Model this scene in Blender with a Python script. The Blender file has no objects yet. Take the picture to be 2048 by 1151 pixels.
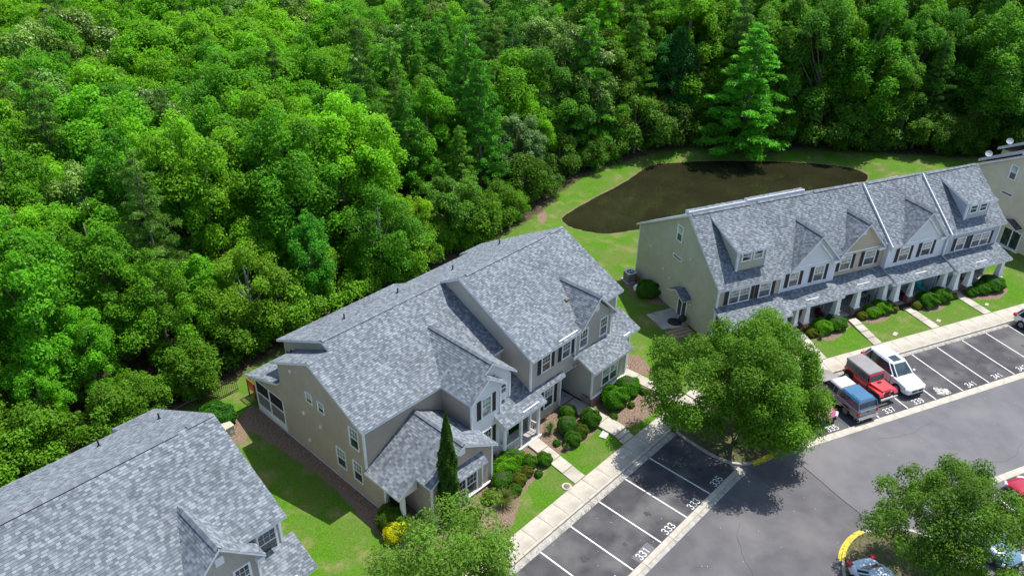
import bpy, math, random
import numpy as np
R_ = math.radians
random.seed(7)
# ------------------------------------------------------------------ camera, light, exposure
S = bpy.context.scene
col = S.collection
CAM_H = 38.0
pitch, roll = R_(31.356), R_(1.0367)
cam_d = bpy.data.cameras.new('camera'); cam = bpy.data.objects.new('camera', cam_d); col.objects.link(cam)
cam_d.sensor_width = 36.0; cam_d.lens = 1627.03 / 2048 * 36; cam_d.clip_end = 2000; cam_d.clip_start = 0.5
from mathutils import Vector, Matrix
_f = Vector((0, math.cos(pitch), -math.sin(pitch))); _x = Vector((1, 0, 0)); _u = _x.cross(_f)
_x2 = math.cos(roll) * _x + math.sin(roll) * _u; _u2 = -math.sin(roll) * _x + math.cos(roll) * _u
m3 = Matrix((_x2, _u2, -_f)).transposed()
cam.matrix_world = Matrix.Translation((0, 0, CAM_H)) @ m3.to_4x4()
S.camera = cam
SUN_EL, SUN_AZ = R_(65.0), R_(37.0)            # azimuth counter-clockwise from +x
w = bpy.data.worlds.new('World'); S.world = w; w.use_nodes = True
nt = w.node_tree; bg = nt.nodes['Background']; sky = nt.nodes.new('ShaderNodeTexSky')
sky.sky_type = 'NISHITA'; sky.sun_disc = False; sky.sun_elevation = SUN_EL; sky.sun_rotation = R_(90) - SUN_AZ
sky.air_density = 1.0; sky.dust_density = 1.0; sky.ozone_density = 1.0
nt.links.new(sky.outputs[0], bg.inputs[0]); bg.inputs[1].default_value = 0.15
sd = bpy.data.lights.new('sun', 'SUN'); sun = bpy.data.objects.new('sun', sd); col.objects.link(sun)
sd.energy = 4.4; sd.angle = R_(0.5); sd.color = (1.0, 0.96, 0.90)
sv = Vector((math.cos(SUN_EL) * math.cos(SUN_AZ), math.cos(SUN_EL) * math.sin(SUN_AZ), math.sin(SUN_EL)))
sun.rotation_euler = (-sv).to_track_quat('-Z', 'Y').to_euler(); sun.location = sv * 120
S.view_settings.view_transform = 'Standard'; S.view_settings.look = 'None'
S.view_settings.exposure = 0.5; S.view_settings.gamma = 1.0; S.view_settings.use_curve_mapping = False
S.render.engine = 'CYCLES'; S.cycles.max_bounces = 6; S.cycles.diffuse_bounces = 3; S.cycles.transmission_bounces = 3; S.cycles.glossy_bounces = 3

# ------------------------------------------------------------------ frames of the two rows
AA, AC = R_(47.237), R_(23.49)
def W(ang, s, t, z=0.0):
    c, n = math.cos(ang), math.sin(ang)
    return Vector((s * c - t * n, s * n + t * c, z))

# ------------------------------------------------------------------ materials
def new_mat(name):
    m = bpy.data.materials.new(name); m.use_nodes = True
    t = m.node_tree; p = t.nodes['Principled BSDF']; return m, t, p
def N(t, kind, **kw):
    n = t.nodes.new(kind)
    for k, v in kw.items():
        if k.startswith('i_'): n.inputs[int(k[2:])].default_value = v
        else: setattr(n, k, v)
    return n
def rgba(c): return (c[0], c[1], c[2], 1.0)
def noise_mat(name, c1, c2, scale, rough=0.85, bump=0.0, bscale=None, detail=6, c3=None, scale3=0.3, spec=0.3, ramp=(0.35, 0.65), coat=0.0):
    m, t, p = new_mat(name)
    tc = N(t, 'ShaderNodeTexCoord'); nz = N(t, 'ShaderNodeTexNoise'); nz.inputs['Scale'].default_value = scale; nz.inputs['Detail'].default_value = detail
    t.links.new(tc.outputs['Object'], nz.inputs['Vector'])
    r = N(t, 'ShaderNodeValToRGB'); r.color_ramp.elements[0].position = ramp[0]; r.color_ramp.elements[1].position = ramp[1]
    r.color_ramp.elements[0].color = rgba(c1); r.color_ramp.elements[1].color = rgba(c2)
    t.links.new(nz.outputs[0], r.inputs[0]); out = r.outputs[0]
    if c3:
        n3 = N(t, 'ShaderNodeTexNoise'); n3.inputs['Scale'].default_value = scale3; n3.inputs['Detail'].default_value = 5
        t.links.new(tc.outputs['Object'], n3.inputs['Vector'])
        r3 = N(t, 'ShaderNodeValToRGB'); r3.color_ramp.elements[0].position = 0.48; r3.color_ramp.elements[1].position = 0.68
        t.links.new(n3.outputs[0], r3.inputs[0])
        mx = N(t, 'ShaderNodeMixRGB'); t.links.new(r3.outputs[0], mx.inputs[0]); t.links.new(out, mx.inputs[1]); mx.inputs[2].default_value = rgba(c3); out = mx.outputs[0]
    t.links.new(out, p.inputs['Base Color']); p.inputs['Roughness'].default_value = rough; p.inputs['Specular IOR Level'].default_value = spec
    p.inputs['Coat Weight'].default_value = coat; p.inputs['Coat Roughness'].default_value = 0.05
    if bump:
        b = N(t, 'ShaderNodeBump'); b.inputs['Strength'].default_value = bump; b.inputs['Distance'].default_value = 0.03
        nb = N(t, 'ShaderNodeTexNoise'); nb.inputs['Scale'].default_value = bscale or scale * 3; nb.inputs['Detail'].default_value = 4
        t.links.new(tc.outputs['Object'], nb.inputs['Vector']); t.links.new(nb.outputs[0], b.inputs['Height']); t.links.new(b.outputs[0], p.inputs['Normal'])
    return m
def plain(name, c, rough=0.5, spec=0.4, metal=0.0, coat=0.0, var=0.08, vs=2.0):
    a = tuple(x * (1 - var) for x in c); b = tuple(min(1, x * (1 + var)) for x in c)
    m = noise_mat(name, a, b, vs, rough, spec=spec, coat=coat)
    m.node_tree.nodes['Principled BSDF'].inputs['Metallic'].default_value = metal
    return m
def shingle_mat(name, lo, mid, hi):
    m, t, p = new_mat(name)
    at = N(t, 'ShaderNodeAttribute', attribute_name='shade')
    r = N(t, 'ShaderNodeValToRGB'); e = r.color_ramp.elements
    e[0].position = 0.0; e[0].color = rgba(lo); e[1].position = 1.0; e[1].color = rgba(hi)
    k = r.color_ramp.elements.new(0.5); k.color = rgba(mid)
    t.links.new(at.outputs['Fac'], r.inputs[0])
    tc = N(t, 'ShaderNodeTexCoord'); nz = N(t, 'ShaderNodeTexNoise'); nz.inputs['Scale'].default_value = 28; nz.inputs['Detail'].default_value = 3
    t.links.new(tc.outputs['Object'], nz.inputs['Vector'])
    n2 = N(t, 'ShaderNodeTexNoise'); n2.inputs['Scale'].default_value = 0.55; n2.inputs['Detail'].default_value = 4
    t.links.new(tc.outputs['Object'], n2.inputs['Vector'])
    ad = N(t, 'ShaderNodeMath', operation='ADD'); t.links.new(nz.outputs[0], ad.inputs[0]); t.links.new(n2.outputs[0], ad.inputs[1])
    mr = N(t, 'ShaderNodeMapRange'); mr.inputs[1].default_value = 0.55; mr.inputs[2].default_value = 1.45; mr.inputs[3].default_value = 0.72; mr.inputs[4].default_value = 1.28
    t.links.new(ad.outputs[0], mr.inputs[0])
    mx = N(t, 'ShaderNodeVectorMath', operation='MULTIPLY'); t.links.new(r.outputs[0], mx.inputs[0]); t.links.new(mr.outputs[0], mx.inputs[1])
    t.links.new(mx.outputs[0], p.inputs['Base Color']); p.inputs['Roughness'].default_value = 0.9; p.inputs['Specular IOR Level'].default_value = 0.2
    b = N(t, 'ShaderNodeBump'); b.inputs['Strength'].default_value = 0.35; b.inputs['Distance'].default_value = 0.01
    t.links.new(nz.outputs[0], b.inputs['Height']); t.links.new(b.outputs[0], p.inputs['Normal'])
    return m
def leaf_mat(name, trans=0.42, tint=(1.5, 1.45, 0.45), flower=None):
    m, t, p = new_mat(name)
    oi = N(t, 'ShaderNodeObjectInfo'); at = N(t, 'ShaderNodeAttribute', attribute_name='shade')
    mr = N(t, 'ShaderNodeMapRange'); mr.inputs[3].default_value = 0.58; mr.inputs[4].default_value = 1.48
    t.links.new(at.outputs['Fac'], mr.inputs[0])
    mu = N(t, 'ShaderNodeVectorMath', operation='MULTIPLY'); t.links.new(oi.outputs['Color'], mu.inputs[0]); t.links.new(mr.outputs[0], mu.inputs[1])
    out = mu.outputs[0]
    if flower:
        gt = N(t, 'ShaderNodeMath', operation='GREATER_THAN'); gt.inputs[1].default_value = flower[3]; t.links.new(at.outputs['Fac'], gt.inputs[0])
        mx = N(t, 'ShaderNodeMixRGB'); t.links.new(gt.outputs[0], mx.inputs[0]); t.links.new(out, mx.inputs[1]); mx.inputs[2].default_value = rgba(flower); out = mx.outputs[0]
    t.links.new(out, p.inputs['Base Color']); p.inputs['Roughness'].default_value = 0.6; p.inputs['Specular IOR Level'].default_value = 0.22
    tr = N(t, 'ShaderNodeBsdfTranslucent'); m2 = N(t, 'ShaderNodeVectorMath', operation='MULTIPLY'); m2.inputs[1].default_value = tint
    t.links.new(out, m2.inputs[0]); t.links.new(m2.outputs[0], tr.inputs[0])
    ms = N(t, 'ShaderNodeMixShader'); ms.inputs[0].default_value = trans
    t.links.new(p.outputs[0], ms.inputs[1]); t.links.new(tr.outputs[0], ms.inputs[2])
    t.links.new(ms.outputs[0], t.nodes['Material Output'].inputs[0])
    return m
M = {}
M['shingle'] = shingle_mat('asphalt_shingle', (0.096, 0.112, 0.129), (0.153, 0.174, 0.195), (0.242, 0.268, 0.292))
M['shingle_brown'] = shingle_mat('brown_shingle', (0.07, 0.058, 0.055), (0.11, 0.095, 0.09), (0.17, 0.15, 0.14))
M['cap'] = shingle_mat('ridge_shingle', (0.135, 0.147, 0.168), (0.175, 0.19, 0.215), (0.235, 0.25, 0.275))
M['white'] = plain('white_trim', (0.78, 0.78, 0.77), 0.5)
M['white_blue'] = plain('rake_trim', (0.66, 0.69, 0.72), 0.5)
M['dark'] = plain('black_vent', (0.02, 0.02, 0.022), 0.6)
M['shutter'] = plain('dark_shutter', (0.035, 0.028, 0.032), 0.55)
def siding(name, c, v=0.05): return noise_mat(name, tuple(x * (1 - v) for x in c), tuple(x * (1 + v) for x in c), 1.3, 0.7, spec=0.25, c3=tuple(x * 0.9 for x in c), scale3=0.5)
M['taupe'] = siding('taupe_siding', (0.41, 0.345, 0.275)); M['greige'] = siding('greige_siding', (0.44, 0.40, 0.335))
M['cream'] = siding('cream_siding', (0.55, 0.50, 0.42))
M['vwhite'] = siding('white_siding', (0.72, 0.71, 0.69), 0.02); M['olive'] = siding('olive_siding', (0.44, 0.42, 0.315))
M['tan'] = siding('tan_siding', (0.52, 0.43, 0.32)); M['lgrey'] = siding('pale_grey_siding', (0.70, 0.72, 0.73), 0.02); M['bgrey'] = siding('blue_grey_siding', (0.42, 0.45, 0.48), 0.03)
M['beige'] = siding('beige_siding', (0.62, 0.54, 0.42))
def brick_mat():
    m, t, p = new_mat('red_brick'); tc = N(t, 'ShaderNodeTexCoord'); mp = N(t, 'ShaderNodeMapping'); mp.inputs['Rotation'].default_value = (R_(90), 0, 0)
    br = N(t, 'ShaderNodeTexBrick'); br.inputs['Scale'].default_value = 1.0; br.inputs['Brick Width'].default_value = 0.21; br.inputs['Row Height'].default_value = 0.075
    br.inputs['Mortar Size'].default_value = 0.008; br.inputs['Color1'].default_value = rgba((0.20, 0.065, 0.05)); br.inputs['Color2'].default_value = rgba((0.12, 0.045, 0.04)); br.inputs['Mortar'].default_value = rgba((0.38, 0.32, 0.30))
    t.links.new(tc.outputs['Object'], mp.inputs[0]); t.links.new(mp.outputs[0], br.inputs[0]); t.links.new(br.outputs[0], p.inputs['Base Color']); p.inputs['Roughness'].default_value = 0.9
    return m
M['brick'] = brick_mat()
M['concrete'] = noise_mat('pale_concrete', (0.40, 0.365, 0.30), (0.49, 0.45, 0.38), 2.2, 0.85, bump=0.2, bscale=40, c3=(0.33, 0.30, 0.24), scale3=0.7)
M['concrete2'] = noise_mat('grey_concrete', (0.31, 0.295, 0.265), (0.44, 0.42, 0.37), 3.0, 0.9, bump=0.3, bscale=50, c3=(0.27, 0.25, 0.22), scale3=1.1)
M['porch'] = noise_mat('porch_concrete', (0.36, 0.34, 0.31), (0.46, 0.43, 0.39), 2.0, 0.85)
M['foundation'] = noise_mat('foundation_concrete', (0.42, 0.40, 0.36), (0.52, 0.50, 0.46), 2.5, 0.9)
def asphalt(name, a, b, c, s3=0.18):
    m = noise_mat(name, a, b, 0.9, 0.88, bump=0.35, bscale=60, detail=9, c3=c, scale3=s3, spec=0.25)
    return m
M['asphalt'] = asphalt('worn_asphalt', (0.094, 0.090, 0.096), (0.122, 0.118, 0.122), (0.165, 0.158, 0.158))
M['asphalt2'] = asphalt('pale_asphalt', (0.128, 0.124, 0.132), (0.150, 0.146, 0.153), (0.180, 0.174, 0.176))
M['asphalt3'] = asphalt('sealed_asphalt', (0.052, 0.050, 0.054), (0.082, 0.080, 0.084), (0.135, 0.130, 0.128), 0.35)
M['paint'] = noise_mat('white_paint', (0.34, 0.34, 0.33), (0.66, 0.66, 0.64), 9, 0.7, ramp=(0.25, 0.5))
M['oldpaint'] = noise_mat('scuffed_paint', (0.16, 0.15, 0.15), (0.66, 0.62, 0.56), 5, 0.8, ramp=(0.4, 0.65))
M['yellow'] = noise_mat('yellow_paint', (0.22, 0.18, 0.06), (0.58, 0.46, 0.03), 5, 0.7, ramp=(0.3, 0.55))
M['grass_leaf'] = leaf_mat('grass_leaf', 0.2)
M['water'] = None
M['bark'] = noise_mat('bark', (0.10, 0.08, 0.06), (0.22, 0.19, 0.15), 8, 0.95)
M['bark_grey'] = noise_mat('grey_bark', (0.22, 0.20, 0.17), (0.36, 0.33, 0.29), 8, 0.95)
M['leaf'] = leaf_mat('broad_leaf'); M['needle'] = leaf_mat('needle_leaf', 0.3, (1.3, 1.3, 0.5))
M['leaf_flower'] = leaf_mat('flowering_leaf', 0.3, (1.2, 1.2, 0.6), flower=(0.62, 0.60, 0.42, 0.86))
M['leaf_pink'] = leaf_mat('plum_leaf', 0.3, (1.2, 0.8, 1.0))
def glass(name, c, rough=0.06):
    m, t, p = new_mat(name); p.inputs['Roughness'].default_value = rough; p.inputs['Specular IOR Level'].default_value = 0.9
    tc = N(t, 'ShaderNodeTexCoord'); wv = N(t, 'ShaderNodeTexNoise'); wv.inputs['Scale'].default_value = 1.6; t.links.new(tc.outputs['Object'], wv.inputs['Vector'])
    r = N(t, 'ShaderNodeValToRGB'); r.color_ramp.elements[0].position = 0.4; r.color_ramp.elements[1].position = 0.6
    r.color_ramp.elements[0].color = rgba(tuple(x * 0.6 for x in c)); r.color_ramp.elements[1].color = rgba(tuple(x * 1.3 for x in c))
    t.links.new(wv.outputs[0], r.inputs[0]); t.links.new(r.outputs[0], p.inputs['Base Color']); return m
M['glass'] = glass('window_glass', (0.045, 0.055, 0.06)); M['glass_blind'] = glass('curtained_glass', (0.24, 0.28, 0.26)); M['glass_green'] = glass('green_reflection_glass', (0.30, 0.38, 0.33))  # green pane colour has a greenish-white window reflection painted in
M['screen'] = plain('insect_screen', (0.03, 0.03, 0.033), 0.9, 0.1); M['screen2'] = plain('grey_screen_panel', (0.17, 0.165, 0.16), 0.8)
M['reddeck'] = plain('red_stained_wood', (0.26, 0.05, 0.025), 0.6)
M['door'] = plain('dark_door', (0.03, 0.02, 0.02), 0.4)
M['metal'] = plain('galvanised_metal', (0.45, 0.46, 0.47), 0.35, metal=0.6)

# ------------------------------------------------------------------ mesh helpers
class MB:
    def __init__(s): s.v = []; s.f = []; s.sh = []; s.mi = []; s.cur = 0.5; s.m = 0
    def add(s, vs, fs):
        b = len(s.v); s.v += [tuple(p) for p in vs]; s.sh += [s.cur] * len(vs)
        for f in fs: s.f.append([b + i for i in f]); s.mi.append(s.m)
    def box(s, a0, a1, b0, b1, c0, c1):
        s.add([(a0, b0, c0), (a1, b0, c0), (a1, b1, c0), (a0, b1, c0), (a0, b0, c1), (a1, b0, c1), (a1, b1, c1), (a0, b1, c1)],
              [(0, 3, 2, 1), (4, 5, 6, 7), (0, 1, 5, 4), (1, 2, 6, 5), (2, 3, 7, 6), (3, 0, 4, 7)]); return s
    def tapbox(s, cx, cy, z0, z1, w0, w1, d0=None, d1=None):
        d0 = d0 or w0; d1 = d1 or w1
        s.add([(cx - w0, cy - d0, z0), (cx + w0, cy - d0, z0), (cx + w0, cy + d0, z0), (cx - w0, cy + d0, z0), (cx - w1, cy - d1, z1), (cx + w1, cy - d1, z1), (cx + w1, cy + d1, z1), (cx - w1, cy + d1, z1)],
              [(0, 3, 2, 1), (4, 5, 6, 7), (0, 1, 5, 4), (1, 2, 6, 5), (2, 3, 7, 6), (3, 0, 4, 7)]); return s
    def prism(s, pts, dv):                       # polygon of 3D points extruded by vector dv
        n = len(pts); q = [(p[0] + dv[0], p[1] + dv[1], p[2] + dv[2]) for p in pts]
        s.add(list(pts) + q, [tuple(range(n)), tuple(range(2 * n - 1, n - 1, -1))] + [(i, i + n, (i + 1) % n + n, (i + 1) % n) for i in range(n)]); return s
    def tube(s, path, rad, n=6, caps=True):
        rings = []
        for i, p in enumerate(path):
            p = Vector(p); a = Vector(path[max(i - 1, 0)]); b = Vector(path[min(i + 1, len(path) - 1)]); d = (b - a).normalized()
            u = d.orthogonal().normalized(); v = d.cross(u); r = rad[i] if isinstance(rad, (list, tuple)) else rad
            rings.append([p + (u * math.cos(6.2832 * k / n) + v * math.sin(6.2832 * k / n)) * r for k in range(n)])
        fs = []
        for i in range(len(rings) - 1):
            for k in range(n): fs.append((i * n + k, i * n + (k + 1) % n, (i + 1) * n + (k + 1) % n, (i + 1) * n + k))
        if caps: fs += [tuple(range(n - 1, -1, -1)), tuple(range((len(rings) - 1) * n, len(rings) * n))]
        s.add([p for r in rings for p in r], fs); return s
    def ellip(s, c, r, nu=14, nv=8):
        vs = []; fs = []
        for j in range(nv + 1):
            th = math.pi * j / nv
            for i in range(nu):
                ph = 2 * math.pi * i / nu; vs.append((c[0] + r[0] * math.sin(th) * math.cos(ph), c[1] + r[1] * math.sin(th) * math.sin(ph), c[2] + r[2] * math.cos(th)))
        for j in range(nv):
            for i in range(nu): fs.append((j * nu + i, (j + 1) * nu + i, (j + 1) * nu + (i + 1) % nu, j * nu + (i + 1) % nu))
        s.add(vs, fs); return s
    def mesh(s, name, mats, off=(0, 0, 0), smooth=False):
        me = bpy.data.meshes.new(name)
        me.from_pydata([(p[0] - off[0], p[1] - off[1], p[2] - off[2]) for p in s.v], [], s.f)
        for m in (mats if isinstance(mats, (list, tuple)) else [mats]): me.materials.append(m)
        if any(s.mi): me.polygons.foreach_set('material_index', s.mi)
        a = me.attributes.new('shade', 'FLOAT', 'POINT'); a.data.foreach_set('value', s.sh)
        if smooth: me.polygons.foreach_set('use_smooth', [True] * len(s.f))
        me.update(); return me
def link(name, me, parent=None, loc=None, rz=None, kind=None, label=None, cat=None, group=None, color=None):
    o = bpy.data.objects.new(name, me); col.objects.link(o)
    if parent: o.parent = parent
    if loc is not None: o.location = loc
    if rz is not None: o.rotation_euler = (0, 0, rz)
    if kind: o['kind'] = kind
    if label: o['label'] = label
    if cat: o['category'] = cat
    if group: o['group'] = group
    if color: o.color = rgba(color)
    return o
def thing(name, label, cat, loc, rz=0, group=None): return link(name, None, None, loc, rz, None, label, cat, group)
def obj(name, mb, mats, parent=None, smooth=False, **kw):
    return link(name, mb.mesh(name, mats, smooth=smooth), parent, **kw)

# clipped courses (shingles, siding laps)
def clip_rect(poly, u0, u1, v0, v1):
    for ax, val, sgn in ((0, u0, 1), (0, u1, -1), (1, v0, 1), (1, v1, -1)):
        out = []; n = len(poly)
        if n < 3: return []
        for i in range(n):
            a, b = poly[i], poly[(i + 1) % n]; da = (a[ax] - val) * sgn; db = (b[ax] - val) * sgn
            if da >= 0: out.append(a)
            if (da > 0 and db < 0) or (da < 0 and db > 0):
                k = da / (da - db); out.append((a[0] + (b[0] - a[0]) * k, a[1] + (b[1] - a[1]) * k))
        poly = out
    return poly
def area2(p): return abs(sum(p[i][0] * p[(i + 1) % len(p)][1] - p[(i + 1) % len(p)][0] * p[i][1] for i in range(len(p)))) / 2 if len(p) > 2 else 0
def inside(p, x, y):
    c = False; n = len(p); j = n - 1
    for i in range(n):
        if (p[i][1] > y) != (p[j][1] > y) and x < (p[j][0] - p[i][0]) * (y - p[i][1]) / (p[j][1] - p[i][1]) + p[i][0]: c = not c
        j = i
    return c
def courses(poly3, e, tabw, h0, h1, rng, sink, Uhint=None):
    P = [Vector(p) for p in poly3]; O = P[0]; U = Vector(Uhint).normalized() if Uhint else (P[1] - P[0]).normalized()
    nn = Vector((0, 0, 0))
    for i in range(len(P)): nn += (P[i] - O).cross(P[(i + 1) % len(P)] - O)
    Nn = nn.normalized()
    V = Nn.cross(U)
    if V.z < 0: V = -V; 
    p2 = [((q - O).dot(U), (q - O).dot(V)) for q in P]
    u0 = min(p[0] for p in p2); u1 = max(p[0] for p in p2); v0 = min(p[1] for p in p2); v1 = max(p[1] for p in p2)
    v = v0; row = 0
    while v < v1 - 1e-4:
        vt = min(v + e, v1); u = u0 - (rng.random() * tabw if tabw else 0); last = 9
        while u < u1:
            wd = tabw * (0.55 + 0.8 * rng.random()) if tabw else (u1 - u0 + 1)
            c = clip_rect(p2, u, u + wd, v, vt); u += wd
            if area2(c) < 1e-4: continue
            hl = h0 * (0.75 + 0.5 * rng.random()) if tabw else h0
            top = [O + U * a + V * b + Nn * (hl + (h1 - hl) * (b - v) / e) for a, b in c]
            k = len(top); fs = [tuple(range(k))]; vs = list(top)
            lows = [i for i in range(k) if abs(c[i][1] - v) < 1e-6 and abs(c[(i + 1) % k][1] - v) < 1e-6]
            for i in lows:
                a, b = top[i], top[(i + 1) % k]; bs = len(vs)
                vs += [a, b, b - Nn * hl, a - Nn * hl]; fs.append((bs, bs + 3, bs + 2, bs + 1))
            if tabw:
                
                for _ in range(3):
                    x = rng.random(); sh = 0.08 + 0.3 * rng.random() if x < 0.33 else (0.4 + 0.25 * rng.random() if x < 0.68 else 0.65 + 0.35 * rng.random())
                    if abs(sh - last) > .18: break
                last = sh
            else: sh = 0.5
            sink.append((vs, fs, sh))
        v += e; row += 1
    return Nn

# ------------------------------------------------------------------ a building in its own (s, t, z) frame
class Building:
    def __init__(b, label, ang, s0, t0, group=None, shingle='shingle', seed=1, name='townhouse_building'):
        b.ang = ang; b.o = (s0, t0, 0.0); b.root = thing(name, label, 'building', W(ang, s0, t0), ang, group)
        b.rng = random.Random(seed); b.tabs = []; b.deck = MB(); b.shm = M[shingle]; b.capm = M['cap'] if shingle == 'shingle' else M['shingle_brown']; b.caps = []
        b.roof_o = None
    def part(b, name, mb, mats, parent=None, smooth=False, kind=None, label=None):
        return link(name, mb.mesh(name, mats, off=b.o, smooth=smooth), parent or b.root, kind=kind, label=label)
    def wall(b, pts, mat, lap=0.115, name='wall', th=0.16, vertical=False, label=None):
        mb = MB(); sink = []; P = [Vector(p) for p in pts]
        n = Vector((0, 0, 0))
        for i in range(len(P)): n += (P[i] - P[0]).cross(P[(i + 1) % len(P)] - P[0])
        n.normalize()
        if vertical: courses(pts, 0.2, 0, 0.018, 0.0, b.rng, sink, Uhint=(0, 0, 1))
        else: courses(pts, lap, 0, 0.016, 0.001, b.rng, sink, Uhint=(P[1] - P[0]))
        for vs, fs, sh in sink: mb.add(vs, fs)
        # solid backing behind the boards
        mb.prism([tuple(p - n * 0.004) for p in P], tuple(-n * th))
        return b.part(name, mb, mat, label=label)
    def roof(b, pts, deck=True, th=0.15):
        P = [Vector(p) for p in pts]; n = Vector((0, 0, 0))
        for i in range(len(P)): n += (P[i] - P[0]).cross(P[(i + 1) % len(P)] - P[0])
        if n.z < 0: P = [P[0]] + P[:0:-1]; 
        if n.z < 0: Uh = (Vector(pts[1]) - Vector(pts[0]))
        else: Uh = P[1] - P[0]
        courses(P, 0.155, 0.25, 0.026, 0.003, b.rng, b.tabs, Uhint=Uh)
        if deck: b.deck.prism([(p.x, p.y, p.z - 0.004) for p in P], (0, 0, -th))
    def ridge(b, p, q, drop, step=0.2, dark=True):
        """cap shingles one by one over a low black ridge vent, from p to q"""
        p, q = Vector(p), Vector(q); d = (q - p); L = d.length; d.normalize(); a = Vector((-d.y, d.x, 0)).normalized()
        key = (round(drop, 2), bool(dark))
        if not hasattr(b, 'capmesh'): b.capmesh = {}
        if key not in b.capmesh:
            mb = MB(); h = 0.075 if dark else 0.035; wv = 0.17; x0, x1 = -0.012, step + 0.03
            for sgn in (1, -1):
                mb.cur = 0.5
                mb.add([(x0, 0, h + 0.012), (x1, 0, h), (x1, sgn * wv, h - drop * wv), (x0, sgn * wv, h + 0.012 - drop * wv)], [(0, 1, 2, 3)])
                mb.add([(x0, 0, h + 0.012), (x0, sgn * wv, h + 0.012 - drop * wv), (x0, sgn * wv, h - 0.01 - drop * wv), (x0, 0, h - 0.01)], [(0, 1, 2, 3)])
            b.capmesh[key] = []
            for kx in range(4):
                mb.sh = [0.15 + 0.25 * kx] * len(mb.v); b.capmesh[key].append(mb.mesh('ridge_cap', b.capm))
        k = int(L / step)
        if dark:
            mv = MB(); s1 = [p + a * 0.15, p - a * 0.15, q - a * 0.15, q + a * 0.15]; s1[0], s1[1] = p + a * 0.15 + d * 0.35, p - a * 0.15 + d * 0.35; s1[2] -= d * 0.35; s1[3] -= d * 0.35
            mv.prism([(v.x, v.y, v.z - drop * 0.17 - 0.02) for v in s1], (0, 0, 0.075)); b.caps.append(('vent', mv))
        for i in range(k):
            b.caps.append(('cap', b.rng.choice(b.capmesh[key]), p + d * (i * step), d))
    def finish(b, near=300):
        r = b.part('roof', b.deck, M['white_blue']); b.roof_o = r
        camloc = Vector((0, 0, CAM_H)); root = Vector(b.root.location)
        rot = Matrix.Rotation(b.ang, 3, 'Z')
        def dist(t):
            c = Vector(t[0][0]) - Vector(b.o); return (rot @ c + root - camloc).length
        tabs = b.tabs; single = []
        if near:
            order = sorted(range(len(tabs)), key=lambda i: dist(tabs[i]) if len(tabs[i][0]) >= 6 else 1e9)[:near]; ss = set(order)
            single = [tabs[i] for i in order]; tabs = [tabs[i] for i in range(len(tabs)) if i not in ss]
        mb = MB()
        for vs, fs, sh in tabs: mb.cur = sh; mb.add(vs, fs)
        o = b.part('shingles', mb, b.shm, parent=r, kind='stuff')
        for vs, fs, sh in single:
            m1 = MB(); m1.cur = sh; m1.add(vs, fs); b.part('shingle', m1, b.shm, parent=r)
        for c in b.caps:
            if c[0] == 'vent': b.part('ridge_vent', c[1], M['dark'], parent=r)
            else:
                o = link('ridge_cap', c[1], r, loc=c[2] - Vector(b.o)); d = c[3]
                o.rotation_euler = (0, -math.asin(d.z), math.atan2(d.y, d.x))
    def boxes(b, name, lst, mat, **kw):
        for x in lst:
            mb = MB(); mb.box(*x); o = b.part(name, mb, mat, **kw)
        return o
    def window(b, face, c0, c1, z0, z1, double=1, grid=True, glass=('glass', 'glass'), sill=True, name='window', shut=None, fw=0.085):
        ax, val, sg = face                   # wall plane; sg = outward sign along its normal axis
        def B(mb, a0, a1, zz0, zz1, d0, d1):
            lo, hi = sorted((val + sg * d0, val + sg * d1)); a0, a1 = min(a0, a1), max(a0, a1)
            if ax == 't': mb.box(a0, a1, lo, hi, zz0, zz1)
            else: mb.box(lo, hi, a0, a1, zz0, zz1)
        c0, c1 = min(c0, c1), max(c0, c1)
        mb = MB(); B(mb, c0 - fw, c0, z0 - fw, z1 + fw, 0.0, 0.075); B(mb, c1, c1 + fw, z0 - fw, z1 + fw, 0.0, 0.075)
        B(mb, c0, c1, z1, z1 + fw, 0.0, 0.073); B(mb, c0, c1, z0 - fw, z0, 0.0, 0.073)
        wd = (c1 - c0) / double; zm = (z0 + z1) / 2
        for k in range(1, double): B(mb, c0 + k * wd - 0.045, c0 + k * wd + 0.045, z0, z1, 0.0, 0.071)
        fr = b.part(name, mb, M['white'])
        sh = MB(); mu = MB()
        for k in range(double):
            a0 = c0 + k * wd + (0.045 if k else 0); a1 = c0 + (k + 1) * wd - (0.045 if k < double - 1 else 0)
            if z1 - z0 > 0.5:
                B(sh, a0, a1, zm - 0.03, zm + 0.03, 0.02, 0.06)
                B(sh, a0, a0 + 0.03, z0, z1, 0.02, 0.056); B(sh, a1 - 0.03, a1, z0, z1, 0.02, 0.056)
            if grid:
                n = 3 if a1 - a0 > 0.6 else 2
                for q in range(1, n): x = a0 + (a1 - a0) * q / n; B(mu, x - 0.009, x + 0.009, zm, z1, 0.03, 0.045)
                B(mu, a0, a1, (zm + z1) / 2 - 0.009, (zm + z1) / 2 + 0.009, 0.03, 0.043)
            for (za, zb, g) in (((z0, zm, glass[0]), (zm, z1, glass[1])) if z1 - z0 > 0.5 else ((z0, z1, glass[0]),)):
                pm = MB(); B(pm, a0, a1, za, zb, 0.018, 0.03 if za < zm else 0.034); b.part('pane', pm, M[g], parent=fr)
        if sh.v: b.part('sash', sh, M['white'], parent=fr)
        if mu.v: b.part('muntin', mu, M['white'], parent=fr)
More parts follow.
